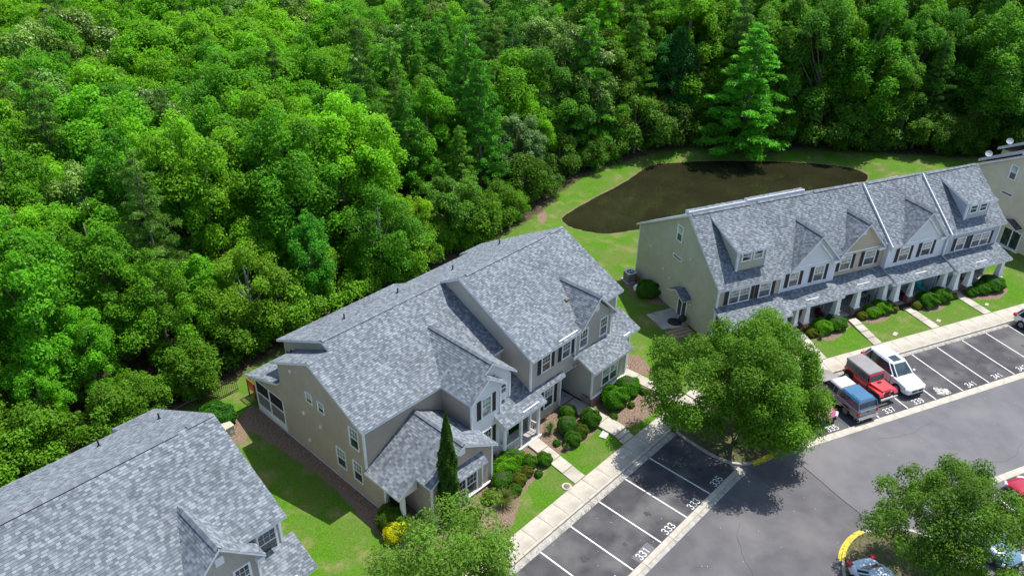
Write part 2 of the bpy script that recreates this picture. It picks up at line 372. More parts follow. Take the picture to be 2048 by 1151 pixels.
        if shut:
            sw = shut
            for a0, a1 in ((c0 - fw - sw - 0.03, c0 - fw - 0.03), (c1 + fw + 0.03, c1 + fw + 0.03 + sw)):
                sm = MB(); B(sm, a0, a0 + 0.05, z0 - 0.05, z1 + 0.05, 0.018, 0.05); B(sm, a1 - 0.05, a1, z0 - 0.05, z1 + 0.05, 0.018, 0.05); B(sm, a0 + 0.05, a1 - 0.05, z0 - 0.05, z1 + 0.05, 0.018, 0.03)
                zz = z0
                while zz < z1: B(sm, a0 + 0.05, a1 - 0.05, zz, zz + 0.035, 0.03, 0.044); zz += 0.09
                b.part('shutter', sm, M['shutter'])
    def pipe(b, s, t, z, h=0.42):
        mb = MB(); mb.tube([(s, t, z - 0.1), (s, t, z + h)], 0.05, 8); mb.tapbox(s, t, z - 0.12, z + 0.06, 0.17, 0.07); b.part('vent_pipe', mb, M['dark'])
def wt(b, t, pts, mat, sign=-1, **kw):
    q = [(s, t, z) for s, z in pts]
    if sign > 0: q = [q[1], q[0]] + q[:1:-1]
    return b.wall(q, M[mat], **kw)
def ws(b, s, pts, mat, sign=-1, **kw):
    q = [(s, t, z) for t, z in pts]
    if sign < 0: q = [q[1], q[0]] + q[:1:-1]
    return b.wall(q, M[mat], **kw)

def pond_side_unit(b, ds, dt, left, mat, extra=False, leftwall=True):
    """tall unit with a steep front gable, a one-storey bay and a right-hand porch"""
    s = lambda x: x + ds
    t = lambda x: x + dt
    k = 0.495; zf = lambda tt: 6.35 + k * (tt - 27.9); zr = 9.79; tr = 34.85; kb = 0.547; zb = lambda tt: zr - kb * (tt - tr)
    L = left
    b.roof([(L, t(27.9), zf(27.9)), (s(37.4), t(27.9), zf(27.9)), (s(37.4), t(28.75), zf(28.75)), (s(43.25), t(28.75), zf(28.75)), (s(43.25), t(tr), zr), (L, t(tr), zr)])
    b.roof([(s(43.25), t(43.6), zb(43.6)), (s(40.6), t(43.6), zb(43.6)), (s(40.6), t(42.3), zb(42.3)), (L, t(42.3), zb(42.3)), (L, t(tr), zr), (s(43.25), t(tr), zr)])
    b.ridge((s(41.2), t(tr), zr), (L + 0.7, t(tr), zr), 0.5); b.ridge((s(43.15), t(tr), zr - 0.005), (s(41.6), t(tr), zr - 0.005), 0.5)
    # second-storey walls
    wt(b, t(28.3), [(max(L + 0.3, -12), 3.2), (s(37.1), 3.2), (s(37.1), zf(28.3) - 0.16), (max(L + 0.3, -12), zf(28.3) - 0.16)], mat)
    wt(b, t(28.2), [(s(37.1), 3.5), (s(41.1), 3.5), (s(41.1), 6.15), (s(39.3), 7.98), (s(37.1), 5.86)], mat)
    ws(b, s(41.1), [(t(28.2), 3.3), (t(29.2), 3.3), (t(29.2), 6.2), (t(28.2), 6.2)], mat, 1)
    wt(b, t(29.2), [(s(41.1), 0), (s(43.0), 0), (s(43.0), zf(29.2) - 0.16), (s(41.1), zf(29.2) - 0.16)], mat)
    ws(b, s(43.0), [(t(29.2), 0), (t(42.0), 0), (t(42.0), zb(42.0) - 0.17), (t(tr), zr - 0.17), (t(29.2), zf(29.2) - 0.17)], mat, 1)
    wt(b, t(42.0), [(max(L + 0.3, -12), 0), (s(43.0), 0), (s(43.0), 5.6), (max(L + 0.3, -12), 5.6)], mat, 1)
    # front gable roof
    g = 1.0; rz = 8.3; rs = 39.3
    b.roof([(s(37.3), t(27.85), rz - 2.0), (s(37.3), t(31.7), rz - 2.0), (s(rs), t(31.7), rz), (s(rs), t(27.85), rz)])
    b.roof([(s(41.42), t(27.85), rz - 2.12), (s(41.42), t(31.7), rz - 2.12), (s(rs), t(31.7), rz), (s(rs), t(27.85), rz)])
    b.ridge((s(rs), t(27.9), rz + 0.01), (s(rs), t(31.5), rz + 0.01), 0.95)
    b.boxes('roof_return', [(s(40.95), s(41.36), t(27.9), t(28.2), 5.86, 6.08)], M['white'])
    b.boxes('gable_vent', [(s(39.08), s(39.52), t(28.13), t(28.2), 7.0, 7.5)], M['white'])
    # one-storey bay and porch roof (single plane)
    zp = lambda tt: 3.5 + 0.45 * (tt - 26.4)
    b.roof([(s(37.15), t(26.4), zp(26.4)), (s(41.75), t(26.4), zp(26.4)), (s(41.75), t(27.25), zp(27.25)), (s(43.7), t(27.25), zp(27.25)), (s(43.7), t(29.35), zp(29.35)), (s(41.1), t(29.35), zp(29.35)), (s(41.1), t(28.35), zp(28.35)), (s(36.85), t(28.35), zp(28.35)), (s(36.85), t(28.0), zp(28.0)), (s(37.15), t(28.0), zp(28.0))])
    wt(b, t(26.85), [(s(37.6), 1.0), (s(41.55), 1.0), (s(41.55), zp(26.85) - 0.16), (s(37.6), zp(26.85) - 0.16)], mat)
    ws(b, s(37.6), [(t(26.85), 0.35), (t(30.2), 0.35), (t(30.2), 3.6), (t(28.3), 3.6), (t(26.85), zp(26.85) - 0.17)], mat)
    ws(b, s(41.55), [(t(26.85), 0.2), (t(29.2), 0.2), (t(29.2), 3.7), (t(26.85), zp(26.85) - 0.17)], mat, 1)
    b.boxes('brick_base', [(s(37.5), s(41.65), t(26.72), t(26.95), -0.25, 0.95), (s(37.46), s(37.6), t(26.95), t(27.6), -0.2, 0.93), (s(37.5), s(37.6), t(27.6), t(28.9), -0.2, 0.33)], M['brick'])
    b.boxes('water_table', [(s(37.44), s(41.7), t(26.68), t(26.86), 0.95, 1.02)], M['white'])
    b.window(('t', t(26.85), -1), s(38.72), s(40.45), 1.45, 2.8, double=2, grid=False, glass=('glass', 'glass_green'))
    b.window(('t', t(28.2), -1), s(37.55), s(38.35), 4.65, 6.05)
    b.window(('t', t(28.2), -1), s(39.85), s(40.6), 4.6, 6.0)
    if extra: b.window(('t', t(29.2), -1), s(41.7), s(42.7), 4.65, 6.1)
    b.boxes('porch_post', [(s(43.28), s(43.42), t(27.85), t(28.0), 0.1, 3.75)], M['white'])
    b.boxes('porch_floor', [(s(41.57), s(43.5), t(27.8), t(29.18), -0.2, 0.18)], M['porch'])
    b.boxes('corner_trim', [(s(37.02), s(37.13), t(28.14), t(28.26), 3.9, 5.95), (s(41.03), s(41.16), t(28.13), t(28.26), 4.2, 6.1), (s(37.53), s(37.66), t(26.8), t(26.93), 1.02, 3.4), (s(41.48), s(41.62), t(26.79), t(26.92), 1.02, 3.45), (s(42.93), s(43.07), t(29.14), t(29.27), 0.1, 6.7)], M['white'])
    # recessed entry
    b.boxes('recess_ceiling', [(s(35.9), s(37.6), t(28.3), t(30.5), 3.12, 3.2)], M['white'])
    wt(b, t(30.5), [(s(35.9), 0.3), (s(37.6), 0.3), (s(37.6), 3.15), (s(35.9), 3.15)], mat)
    ws(b, s(35.9), [(t(28.4), 0.3), (t(30.5), 0.3), (t(30.5), 3.15), (t(28.4), 3.15)], mat, 1)
    b.boxes('entry_floor', [(s(35.95), s(37.45), t(28.35), t(30.4), -0.2, 0.3)], M['porch'])
    b.boxes('front_door', [(s(36.3), s(37.25), t(30.4), t(30.48), 0.3, 2.4)], M['door'])
    b.boxes('rain_diverter', [(s(35.15), s(37.1), t(28.05), t(28.15), zf(28.1) + 0.02, zf(28.1) + 0.055), (s(41.85), s(42.6), t(27.35), t(27.45), zp(27.4) + 0.02, zp(27.4) + 0.055)], M['white'])
    return zf, zb, zp

# ================================================================== GROUND, WATER, ROADS
def sdist(poly, X, Y):
    """signed distance to a polygon (positive inside), vectorised"""
    P = np.array(poly, float); n = len(P); d = np.full(X.shape, 1e9); ins = np.zeros(X.shape, bool)
    for i in range(n):
        a, b_ = P[i], P[(i + 1) % n]; e = b_ - a; L = e @ e
        tt = np.clip(((X - a[0]) * e[0] + (Y - a[1]) * e[1]) / L, 0, 1)
        d = np.minimum(d, np.hypot(X - a[0] - tt * e[0], Y - a[1] - tt * e[1]))
        if a[1] != b_[1]:
            c = ((a[1] > Y) != (b_[1] > Y)) & (X < (b_[0] - a[0]) * (Y - a[1]) / (b_[1] - a[1]) + a[0]); ins ^= c
    return np.where(ins, d, -d)
def smooth_poly(P, it=2):
    for _ in range(it):
        Q = []
        for i in range(len(P)):
            a, b_ = P[i], P[(i + 1) % len(P)]
            Q += [(a[0] * .75 + b_[0] * .25, a[1] * .75 + b_[1] * .25), (a[0] * .25 + b_[0] * .75, a[1] * .25 + b_[1] * .75)]
        P = Q
    return P
def AP(lst, ang): return [tuple(W(ang, a, b_)[:2]) for a, b_ in lst]
POND = smooth_poly([(5.15, 77.1), (5.9, 75.6), (7.9, 74.5), (9.7, 74.2), (11.3, 74.7), (13.1, 75.4), (17, 76.5), (22, 78), (28, 80), (34, 83), (39, 86.5), (41.8, 89), (42.4, 91.2), (40.5, 93.1), (35.3, 94.1), (29.1, 94.3), (22.9, 94.0), (20.3, 93.3), (17.2, 92.8), (15.4, 90.9), (12.9, 87.1), (9.7, 83.5), (7.3, 80.6), (5.4, 78.1)], 1)
FOREST = [tuple(W(AA, -60, 46.6)[:2]), tuple(W(AA, 8, 46.8)[:2]), tuple(W(AA, 17, 47.3)[:2]), tuple(W(AA, 21, 48.0)[:2]), tuple(W(AA, 30, 49.3)[:2]), tuple(W(AA, 44, 49.5)[:2]), (1.5, 75.5), (3.2, 78.5), (5.1, 83), (8.3, 87.5), (12.6, 91.6), (17.2, 95.4), (23.5, 97.2), (31, 96.4), (37, 97.4), (43, 96.8), (55, 95.4), (70, 95.6), (120, 92), (240, 120), (240, 400), (-300, 400), (-300, -40)]
MULCH = [AP([(21.2, 44.6), (19.4, 43.9), (19.2, 42.0), (19.7, 38), (20.0, 34), (19.6, 30), (19.4, 27.4), (20.2, 26.2), (22.2, 24.0), (24, 23.0), (25.6, 23.2), (26.7, 23.9), (27.9, 24.6), (29.3, 24.95), (31.2, 24.9), (31.5, 27.6), (29, 28.2), (27, 28), (22, 29), (21, 30)], AA),
         AP([(32.2, 25.0), (33.8, 24.95), (35.2, 24.85), (36.4, 25.1), (36.9, 27.0), (36.0, 28.6), (32.6, 28.6), (32.3, 27.6)], AA),
         AP([(37.4, 26.8), (37.3, 24.1), (38.2, 23.2), (41, 23.3), (42.3, 23.6), (42.7, 27.2), (41.6, 27.2)], AA),
         AP([(42.9, 28.2), (45.2, 28.9), (45.2, 27.6), (44.6, 26.4), (43.9, 25.7), (43.1, 26.6)], AA),
         AP([(44.5, 42.5), (44.4, 41), (45.0, 40.1), (46.6, 39.8), (48.0, 40.6), (49.3, 41.0), (49.3, 42.4)], AC), AP([(50, 42.6), (50.1, 41.2), (50.9, 40.5), (52.3, 40.4), (53.6, 41.1), (54.9, 41.0), (55, 42.6)], AC),
         AP([(55.9, 42.4), (56, 40.8), (56.8, 40.1), (58.2, 39.9), (59.8, 40.7), (61, 40.7), (61, 42.4)], AC), AP([(62, 42), (62.1, 40.4), (62.9, 39.7), (64.6, 39.4), (66.3, 39.9), (67, 41), (66.6, 42.2), (64, 42.2)], AC),
         AP([(36.6, 55.6), (34.6, 55.4), (34.4, 52), (35.2, 50), (36.5, 48.9)], AC), AP([(38, 43), (37.2, 40.6), (39, 39.4), (42.3, 39.6), (43.1, 42.3)], AC),
         AP([(17.1, 46), (16.9, 43.4), (18.1, 40.8), (19.0, 42.2), (19.6, 44.8), (19, 46.5)], AA),
         [(2.4, 75.6), (3.2, 75.3), (3.7, 77.3), (3.4, 78.8), (2.7, 78.6)]]
def ground_height(X, Y):
    ca, sa, cc, sc = math.cos(AA), math.sin(AA), math.cos(AC), math.sin(AC)
    tA = -X * sa + Y * ca; tC = -X * sc + Y * cc
    road = np.minimum(np.clip((21.9 - tA) / 0.8, 0, 1), np.clip((37.3 - tC) / 0.9, 0, 1))
    z = 0.10 - 0.30 * road
    d = sdist(POND, X, Y)
    z = np.where(d > -4, np.minimum(z, 0.10 - 0.60 * np.clip((d + 4) / 4, 0, 1) ** 1.5 - np.clip(d, 0, 3) * 0.5), z)
    return z
xs = np.arange(-66, 92, 0.5); ys = np.arange(18, 128, 0.5); X, Y = np.meshgrid(xs, ys); nx, ny = len(xs), len(ys)
Z = ground_height(X, Y)
rng0 = np.random.default_rng(3)
fd = np.clip(sdist(FOREST, X, Y), -3, 3); md = np.full(X.shape, -3.0)
for mp_ in MULCH: md = np.maximum(md, np.clip(sdist(smooth_poly(mp_, 1), X, Y), -3, 3))
pd_ = np.clip(-sdist(POND, X, Y), -1, 9)
Z = Z + 0.04 * (np.clip(md, 0, 0.5) * 2)
Z = Z + np.where(fd > 0.5, 0.12 * rng0.random(X.shape), 0)
me = bpy.data.meshes.new('ground'); idx = np.arange(nx * ny).reshape(ny, nx)
q = np.stack([idx[:-1, :-1], idx[:-1, 1:], idx[1:, 1:], idx[1:, :-1]], -1).reshape(-1, 4)
def fast_mesh(me, V, F4):
    me.vertices.add(len(V)); me.vertices.foreach_set('co', V.astype(np.float32).ravel())
    k = F4.shape[1]; me.loops.add(F4.size); me.loops.foreach_set('vertex_index', F4.astype(np.int32).ravel())
    me.polygons.add(len(F4)); me.polygons.foreach_set('loop_start', np.arange(0, F4.size, k, dtype=np.int32))
    me.update(calc_edges=True)
fast_mesh(me, np.stack([X, Y, Z], -1).reshape(-1, 3), q)
me.polygons.foreach_set('use_smooth', [True] * len(q))
for nm, arr in (('forest', fd), ('mulch', md), ('bank', pd_)):
    a = me.attributes.new(nm, 'FLOAT', 'POINT'); a.data.foreach_set('value', arr.astype(np.float32).ravel())
def ground_mat():
    m, t, p = new_mat('lawn_mulch_and_soil'); tc = N(t, 'ShaderNodeTexCoord')
    def nz(sc, det=6): n = N(t, 'ShaderNodeTexNoise'); n.inputs['Scale'].default_value = sc; n.inputs['Detail'].default_value = det; t.links.new(tc.outputs['Object'], n.inputs['Vector']); return n.outputs[0]
    def ramp(inp, stops):
        r = N(t, 'ShaderNodeValToRGB'); e = r.color_ramp.elements; e[0].position, e[0].color = stops[0][0], rgba(stops[0][1]); e[1].position, e[1].color = stops[-1][0], rgba(stops[-1][1])
        for s_, c in stops[1:-1]: k = e.new(s_); k.color = rgba(c)
        t.links.new(inp, r.inputs[0]); return r.outputs[0]
    def mix(f, a, b_):
        x = N(t, 'ShaderNodeMixRGB'); t.links.new(f, x.inputs[0]); t.links.new(a, x.inputs[1]); t.links.new(b_, x.inputs[2]); return x.outputs[0]
    def mask(att, sc, amp, soft):
        at = N(t, 'ShaderNodeAttribute', attribute_name=att); n = nz(sc, 5); mm = N(t, 'ShaderNodeMath', operation='MULTIPLY_ADD'); mm.inputs[1].default_value = amp; mm.inputs[2].default_value = -amp / 2
        t.links.new(n, mm.inputs[0]); ad = N(t, 'ShaderNodeMath', operation='ADD'); t.links.new(at.outputs['Fac'], ad.inputs[0]); t.links.new(mm.outputs[0], ad.inputs[1])
        mr = N(t, 'ShaderNodeMapRange'); mr.inputs[1].default_value = -soft; mr.inputs[2].default_value = soft; t.links.new(ad.outputs[0], mr.inputs[0]); return mr.outputs[0]
    g1 = ramp(nz(14, 8), [(0.3, (0.034, 0.100, 0.005)), (0.52, (0.070, 0.178, 0.008)), (0.72, (0.110, 0.235, 0.014))])
    g2 = ramp(nz(9, 8), [(0.3, (0.070, 0.115, 0.020)), (0.7, (0.165, 0.195, 0.055))])
    pm = N(t, 'ShaderNodeMapRange'); pm.inputs[1].default_value = 0.42; pm.inputs[2].default_value = 0.72; t.links.new(nz(0.30, 12), pm.inputs[0])
    grass = mix(pm.outputs[0], g1, g2)
    dry = ramp(nz(6, 8), [(0.3, (0.12, 0.135, 0.04)), (0.7, (0.27, 0.235, 0.105))])
    dm = N(t, 'ShaderNodeMapRange'); dm.inputs[1].default_value = 0.52; dm.inputs[2].default_value = 0.74; t.links.new(nz(0.55, 14), dm.inputs[0])
    grass = mix(dm.outputs[0], grass, dry)
    mul = ramp(nz(18, 9), [(0.3, (0.075, 0.050, 0.034)), (0.5, (0.19, 0.132, 0.092)), (0.72, (0.38, 0.29, 0.21))])
    soil = ramp(nz(3, 9), [(0.3, (0.035, 0.026, 0.018)), (0.55, (0.085, 0.062, 0.04)), (0.75, (0.15, 0.12, 0.07))])
    c = mix(mask('mulch', 3.0, 0.5, 0.06), grass, mul); c = mix(mask('forest', 1.2, 1.6, 0.35), c, soil)
    bank = ramp(nz(5, 6), [(0.3, (0.12, 0.09, 0.05)), (0.7, (0.26, 0.2, 0.12))])
    at = N(t, 'ShaderNodeAttribute', attribute_name='bank'); mr = N(t, 'ShaderNodeMapRange'); mr.inputs[1].default_value = 0.28; mr.inputs[2].default_value = 0.08; t.links.new(at.outputs['Fac'], mr.inputs[0]); c = mix(mr.outputs[0], c, bank)
    t.links.new(c, p.inputs['Base Color']); p.inputs['Roughness'].default_value = 0.95; p.inputs['Specular IOR Level'].default_value = 0.15
    b = N(t, 'ShaderNodeBump'); b.inputs['Strength'].default_value = 0.7; b.inputs['Distance'].default_value = 0.05; t.links.new(nz(22, 6), b.inputs['Height']); t.links.new(b.outputs[0], p.inputs['Normal'])
    return m
M['ground'] = ground_mat(); me.materials.append(M['ground'])
ground = link('ground', me, kind='structure')
mb = MB(); 
for x0, x1, y0, y1 in ((-900, 900, 127.5, 1200), (-900, -66, -600, 127.5), (91.5, 900, -600, 127.5), (-66, 91.5, -600, 18)):
    mb.add([(x0, y0, 0.02 if y1 > 100 and y0 > 0 else -0.2), (x1, y0, 0.02 if y1 > 100 and y0 > 0 else -0.2), (x1, y1, 0.02 if y1 > 100 and y0 > 0 else -0.2), (x0, y1, 0.02 if y1 > 100 and y0 > 0 else -0.2)], [(0, 1, 2, 3)])
M['soil'] = noise_mat('forest_soil', (0.03, 0.045, 0.015), (0.07, 0.08, 0.035), 0.5, 0.95)
obj('terrain', mb, M['soil'], kind='structure')
# pond water
def water_mat():
    m, t, p = new_mat('murky_pond_water'); tc = N(t, 'ShaderNodeTexCoord')
    n = N(t, 'ShaderNodeTexNoise'); n.inputs['Scale'].default_value = 0.25; n.inputs['Detail'].default_value = 5; t.links.new(tc.outputs['Object'], n.inputs['Vector'])
    r = N(t, 'ShaderNodeValToRGB'); r.color_ramp.elements[0].position = 0.35; r.color_ramp.elements[1].position = 0.7; r.color_ramp.elements[0].color = rgba((0.017, 0.017, 0.008)); r.color_ramp.elements[1].color = rgba((0.026, 0.026, 0.012))
    t.links.new(n.outputs[0], r.inputs[0]); t.links.new(r.outputs[0], p.inputs['Base Color']); p.inputs['Roughness'].default_value = 0.05; p.inputs['Specular IOR Level'].default_value = 0.5
    b = N(t, 'ShaderNodeBump'); b.inputs['Strength'].default_value = 0.10; b.inputs['Distance'].default_value = 0.04; w2 = N(t, 'ShaderNodeTexNoise'); w2.inputs['Scale'].default_value = 1.4; w2.inputs['Detail'].default_value = 3
    t.links.new(tc.outputs['Object'], w2.inputs['Vector']); t.links.new(w2.outputs[0], b.inputs['Height']); t.links.new(b.outputs[0], p.inputs['Normal']); return m
M['water'] = water_mat(); mb = MB(); mb.add([(x, y, -0.5) for x, y in POND], [tuple(range(len(POND)))])
mb = MB(); cx, cy = 24, 84; mb.add([(cx + (x - cx) * 1.03, cy + (y - cy) * 1.05, -0.5) for x, y in POND], [tuple(range(len(POND)))])
obj('pond_water', mb, M['water'], kind='structure')
# asphalt sheets
def sheet(name, pts, z, m, kind='structure', th=0.0, **kw):
    mb = MB()
    if th: mb.prism([(x, y, z) for x, y in pts], (0, 0, -th))
    else: mb.add([(x, y, z) for x, y in pts], [tuple(range(len(pts)))])
    return obj(name, mb, m, kind=kind, **kw)
sheet('road', [tuple(W(AA, -60, 21.0)[:2]), tuple(W(AA, -60, -60)[:2]), (120, -60), tuple(W(AC, 150, -20)[:2]), tuple(W(AC, 150, 36.3)[:2]), tuple(W(AC, 37.4, 36.3)[:2]), tuple(W(AA, 40.0, 21.0)[:2])], 0.0, M['asphalt'])
sheet('road_resurfaced', [(19.3, 40.75), (20.27, 39.02), (21.2, 37.3), (22.15, 35.79), (23.2, 33.5), (26, 28), (30, 20), tuple(W(AC, 150, -10)[:2]), tuple(W(AC, 150, 30.45)[:2]), tuple(W(AC, 35.4, 30.45)[:2])], 0.004, M['asphalt2'])
sheet('parking_bays', AP([(-40, 16.0), (39.85, 16.0), (40.1, 20.95), (-40, 20.95)], AA), 0.004, M['asphalt3'])
sheet('parking_bays', AP([(36.9, 31.0), (140, 31.0), (140, 36.1), (36.9, 36.1)], AC), 0.008, M['asphalt3'])
sheet('parking_bays', AP([(38, 5), (140, 5), (140, 23.05), (38, 23.05)], AC), 0.008, M['asphalt'])
def ribbon(parent, ang, name, s0, s1, t0, t1, z, step, m, th=0.14, gap=0.012, vals=None):
    """a row of separate slabs with recessed joints"""
    k = max(1, round((s1 - s0) / step)); st = (s1 - s0) / k; mesh = {}
    for i in range(k):
        dz = random.choice((0, 0.003, 0.006)); kk = dz
        if kk not in mesh:
            mb = MB(); a, b_ = st / 2 - gap / 2, (t1 - t0) / 2; bev = 0.012
            mb.add([(-a, -b_, -th), (a, -b_, -th), (a, b_, -th), (-a, b_, -th), (-a, -b_, -bev), (a, -b_, -bev), (a, b_, -bev), (-a, b_, -bev), (-a + bev, -b_ + bev, 0), (a - bev, -b_ + bev, 0), (a - bev, b_ - bev, 0), (-a + bev, b_ - bev, 0)],
                   [(0, 1, 5, 4), (1, 2, 6, 5), (2, 3, 7, 6), (3, 0, 4, 7), (4, 5, 9, 8), (5, 6, 10, 9), (6, 7, 11, 10), (7, 4, 8, 11), (8, 9, 10, 11)])
            mesh[kk] = mb.mesh(name, m)
        o = link(name, mesh[kk], parent); p = W(ang, s0 + st * (i + .5), (t0 + t1) / 2, z + dz); o.location = p; o.rotation_euler = (0, 0, ang)
def setting(name): return link(name, None, kind='structure')
# dark joint bedding under slabs
swA = setting('sidewalk'); ribbon(swA, AA, 'slab', -12 + 0.09, 40.2, 21.40, 22.72, 0.13, 1.45, M['concrete']); ribbon(swA, AA, 'slab', 40.2, 44.6, 21.2, 22.72, 0.13, 1.45, M['concrete'])
swC = setting('sidewalk'); ribbon(swC, AC, 'slab', 34.2, 100, 36.55, 38.0, 0.138, 1.45, M['concrete'])
cA = setting('kerb'); ribbon(cA, AA, 'kerb_stone', -12, 39.6, 21.22, 21.39, 0.14, 3.05, M['concrete']); ribbon(cA, AA, 'gutter_slab', -12, 39.6, 20.76, 21.21, 0.018, 3.05, M['concrete2'])
cC = setting('kerb'); ribbon(cC, AC, 'kerb_stone', 37.3, 100, 36.37, 36.54, 0.148, 3.05, M['concrete']); ribbon(cC, AC, 'gutter_slab', 37.3, 100, 36.0, 36.36, 0.018, 3.05, M['concrete2'])
stA = setting('concrete_valley_gutter'); ribbon(stA, AA, 'gutter_slab', -12, 39.75, 15.70, 16.06, 0.022, 2.75, M['concrete']); ribbon(stA, AA, 'gutter_slab', -12, 39.75, 15.38, 15.69, 0.016, 2.75, M['concrete2'])
stC = setting('concrete_valley_gutter'); ribbon(stC, AC, 'gutter_slab', 35.4, 110, 30.42, 30.98, 0.022, 2.75, M['concrete'])
stD = setting('concrete_valley_gutter'); ribbon(stD, AC, 'gutter_slab', 42.6, 110, 23.08, 23.55, 0.022, 2.75, M['concrete'])
# painted lines and bay numbers
for s0 in [28.07 - 2.74 * i for i in range(1, 8)] + [28.07, 30.87, 33.62, 36.34]:
    sheet('bay_line', AP([(s0 - .05, 16.08), (s0 + .05, 16.08), (s0 + .05, 20.75), (s0 - .05, 20.75)], AA), 0.0095, M['paint'])
for s0 in [39.72, 42.46, 45.2, 47.95, 50.70, 53.40, 56.16, 58.9, 61.64, 64.4, 67.1]:
    sheet('bay_line', AP([(s0 - .05, 31.02), (s0 + .05, 31.02), (s0 + .05, 35.98), (s0 - .05, 35.98)], AC), 0.0135, M['paint'])
for s0 in [43.75, 46.5, 49.3, 52]:
    sheet('bay_line', AP([(s0 - .05, 18.2), (s0 + .05, 18.2), (s0 + .05, 23.0), (s0 - .05, 23.0)], AC), 0.0135, M['paint'])
DIG = {'3': [[(.05, .80), (.12, .95), (.3, 1), (.47, .94), (.53, .77), (.45, .60), (.30, .53), (.46, .46), (.57, .27), (.48, .07), (.3, 0), (.11, .05), (.03, .21)]], '1': [[(.10, .76), (.31, 1), (.31, .0)]],
       '5': [[(.54, 1), (.13, 1), (.09, .54), (.30, .62), (.50, .53), (.57, .31), (.48, .08), (.28, 0), (.04, .12)]], '7': [[(.03, 1), (.56, 1), (.40, .6), (.26, 0)]], '4': [[(.58, .33), (.04, .33), (.42, 1)], [(.43, .75), (.43, 0)]],
       '9': [[(.50, .62), (.42, .48), (.26, .43), (.10, .52), (.04, .72), (.12, .93), (.29, 1), (.46, .92), (.54, .70), (.51, .36), (.40, .08), (.22, 0), (.07, .08)]]}
def number(txt, ang, s, t, z, m, size=0.46):
    mb = MB(); wd = .066 * size; dx = -.36 * size * len(txt)
    for ch in txt:
        for q, st in enumerate(DIG[ch]):
            pts = [Vector((dx + a * size * .95, (b_ - .5) * size)) for a, b_ in st]; L = []; Rr = []
            for i in range(len(pts)):
                a = (pts[i] - pts[i - 1]).normalized() if i else None; c = (pts[i + 1] - pts[i]).normalized() if i < len(pts) - 1 else None
                a = a or c; c = c or a; d = (a + c).normalized(); n_ = Vector((-d.y, d.x)); k = wd / max(.55, d.dot(a)); L.append(pts[i] + n_ * k); Rr.append(pts[i] - n_ * k)
            for i in range(len(pts) - 1): mb.add([(*L[i], .001 * q), (*Rr[i], .001 * q), (*Rr[i + 1], .001 * q), (*L[i + 1], .001 * q)], [(0, 1, 2, 3)])
        dx += .74 * size
    p = obj('bay_number', mb, m, kind='structure'); p.location = W(ang, s, t, z); p.rotation_euler = (0, 0, ang); return p
for txt, s0 in (('331', 29.46), ('333', 32.1), ('333', 34.9), ('335', 37.62), ('331', 26.7)): number(txt, AA, s0, 16.38, 0.0145, M['paint'])
sheet('asphalt_patch', AP([(28.75, 16.08), (30.25, 16.08), (30.3, 16.72), (28.7, 16.7)], AA), 0.0095, M['asphalt2'])
for txt, s0, mm in (('335', 38.5, 'paint'), ('337', 41.07, 'paint'), ('337', 43.77, 'paint'), ('339', 46.55, 'paint'), ('339', 49.28, 'oldpaint'), ('341', 51.94, 'paint'), ('341', 54.73, 'paint'), ('343', 57.42, 'paint'), ('343', 60.2, 'paint')):
    number(txt, AC, s0, 31.38, 0.0185, M[mm])
def blotch(cx, cy, r, z, m, n=22, sx=1.0, rot=0.0):
    pts = []
    for i in range(n):
        a = 6.2832 * i / n; rr = r * (0.55 + 0.6 * random.random()); x, y = rr * math.cos(a) * sx, rr * math.sin(a); pts.append((cx + x * math.cos(rot) - y * math.sin(rot), cy + x * math.sin(rot) + y * math.cos(rot)))
    sheet('paint_stain', pts, z, m)
p = W(AC, 49.1, 31.62); blotch(p.x, p.y, 0.5, 0.0225, M['oldpaint'], sx=1.2, rot=AC)
# seam cracks in the road
mb = MB()
seam = [(19.3, 40.75), (19.75, 39.95), (20.27, 39.02), (20.7, 38.2), (21.2, 37.3), (22.15, 35.79)]
for i in range(len(seam) - 1):
    a, b_ = Vector((*seam[i], 0)), Vector((*seam[i + 1], 0)); d = (b_ - a).normalized(); n_ = Vector((-d.y, d.x, 0)) * 0.03
    mb.add([a + n_, a - n_, b_ - n_, b_ + n_], [(0, 1, 2, 3)])
for o_ in (mb,): o_.v = [(x, y, 0.0085) for x, y, z_ in o_.v]
M['tar'] = plain('tar_seam', (0.02, 0.02, 0.022), 0.7); obj('road_seam', mb, M['tar'], kind='structure')
# garden walks
def walk(ang, name, quads, m='concrete'):
    root = setting(name)
    for a in quads:
        mb = MB(); pts = [W(ang, x, y, a[4] if len(a) > 4 else 0.16) for x, y in a[:4]]; mb.prism([tuple(p) for p in pts], (0, 0, -0.16)); obj('slab', mb, M[m], root)
def walk_run(s0, s1, t_from, t_to, n, z0, z1, shear=0.0, gap=0.015):
    out = []
    for i in range(n):
        a, b_ = t_from + (t_to - t_from) * i / n, t_from + (t_to - t_from) * (i + 1) / n; z = z0 + (z1 - z0) * i / max(1, n - 1)
        sh0, sh1 = shear * i / n, shear * (i + 1) / n
        out.append([(s0 + sh0, a - gap), (s1 + sh0, a - gap), (s1 + sh1, b_ + gap), (s0 + sh1, b_ + gap), z])
    return out
walk(AA, 'garden_path', walk_run(31.42, 32.42, 27.45, 22.74, 4, 0.24, 0.15, -0.5))
walk(AA, 'garden_path', walk_run(36.15, 37.42, 28.2, 23.6, 3, 0.32, 0.30, 0.1) + [[(36.25, 23.57), (37.4, 23.57), (37.4, 23.22), (36.2, 23.22), 0.22], [(36.15, 23.19), (37.35, 23.19), (37.25, 22.75), (36.1, 22.75), 0.15]])
walk(AA, 'garden_path', walk_run(42.15, 43.15, 27.75, 22.75, 4, 0.18, 0.15, 0.35))
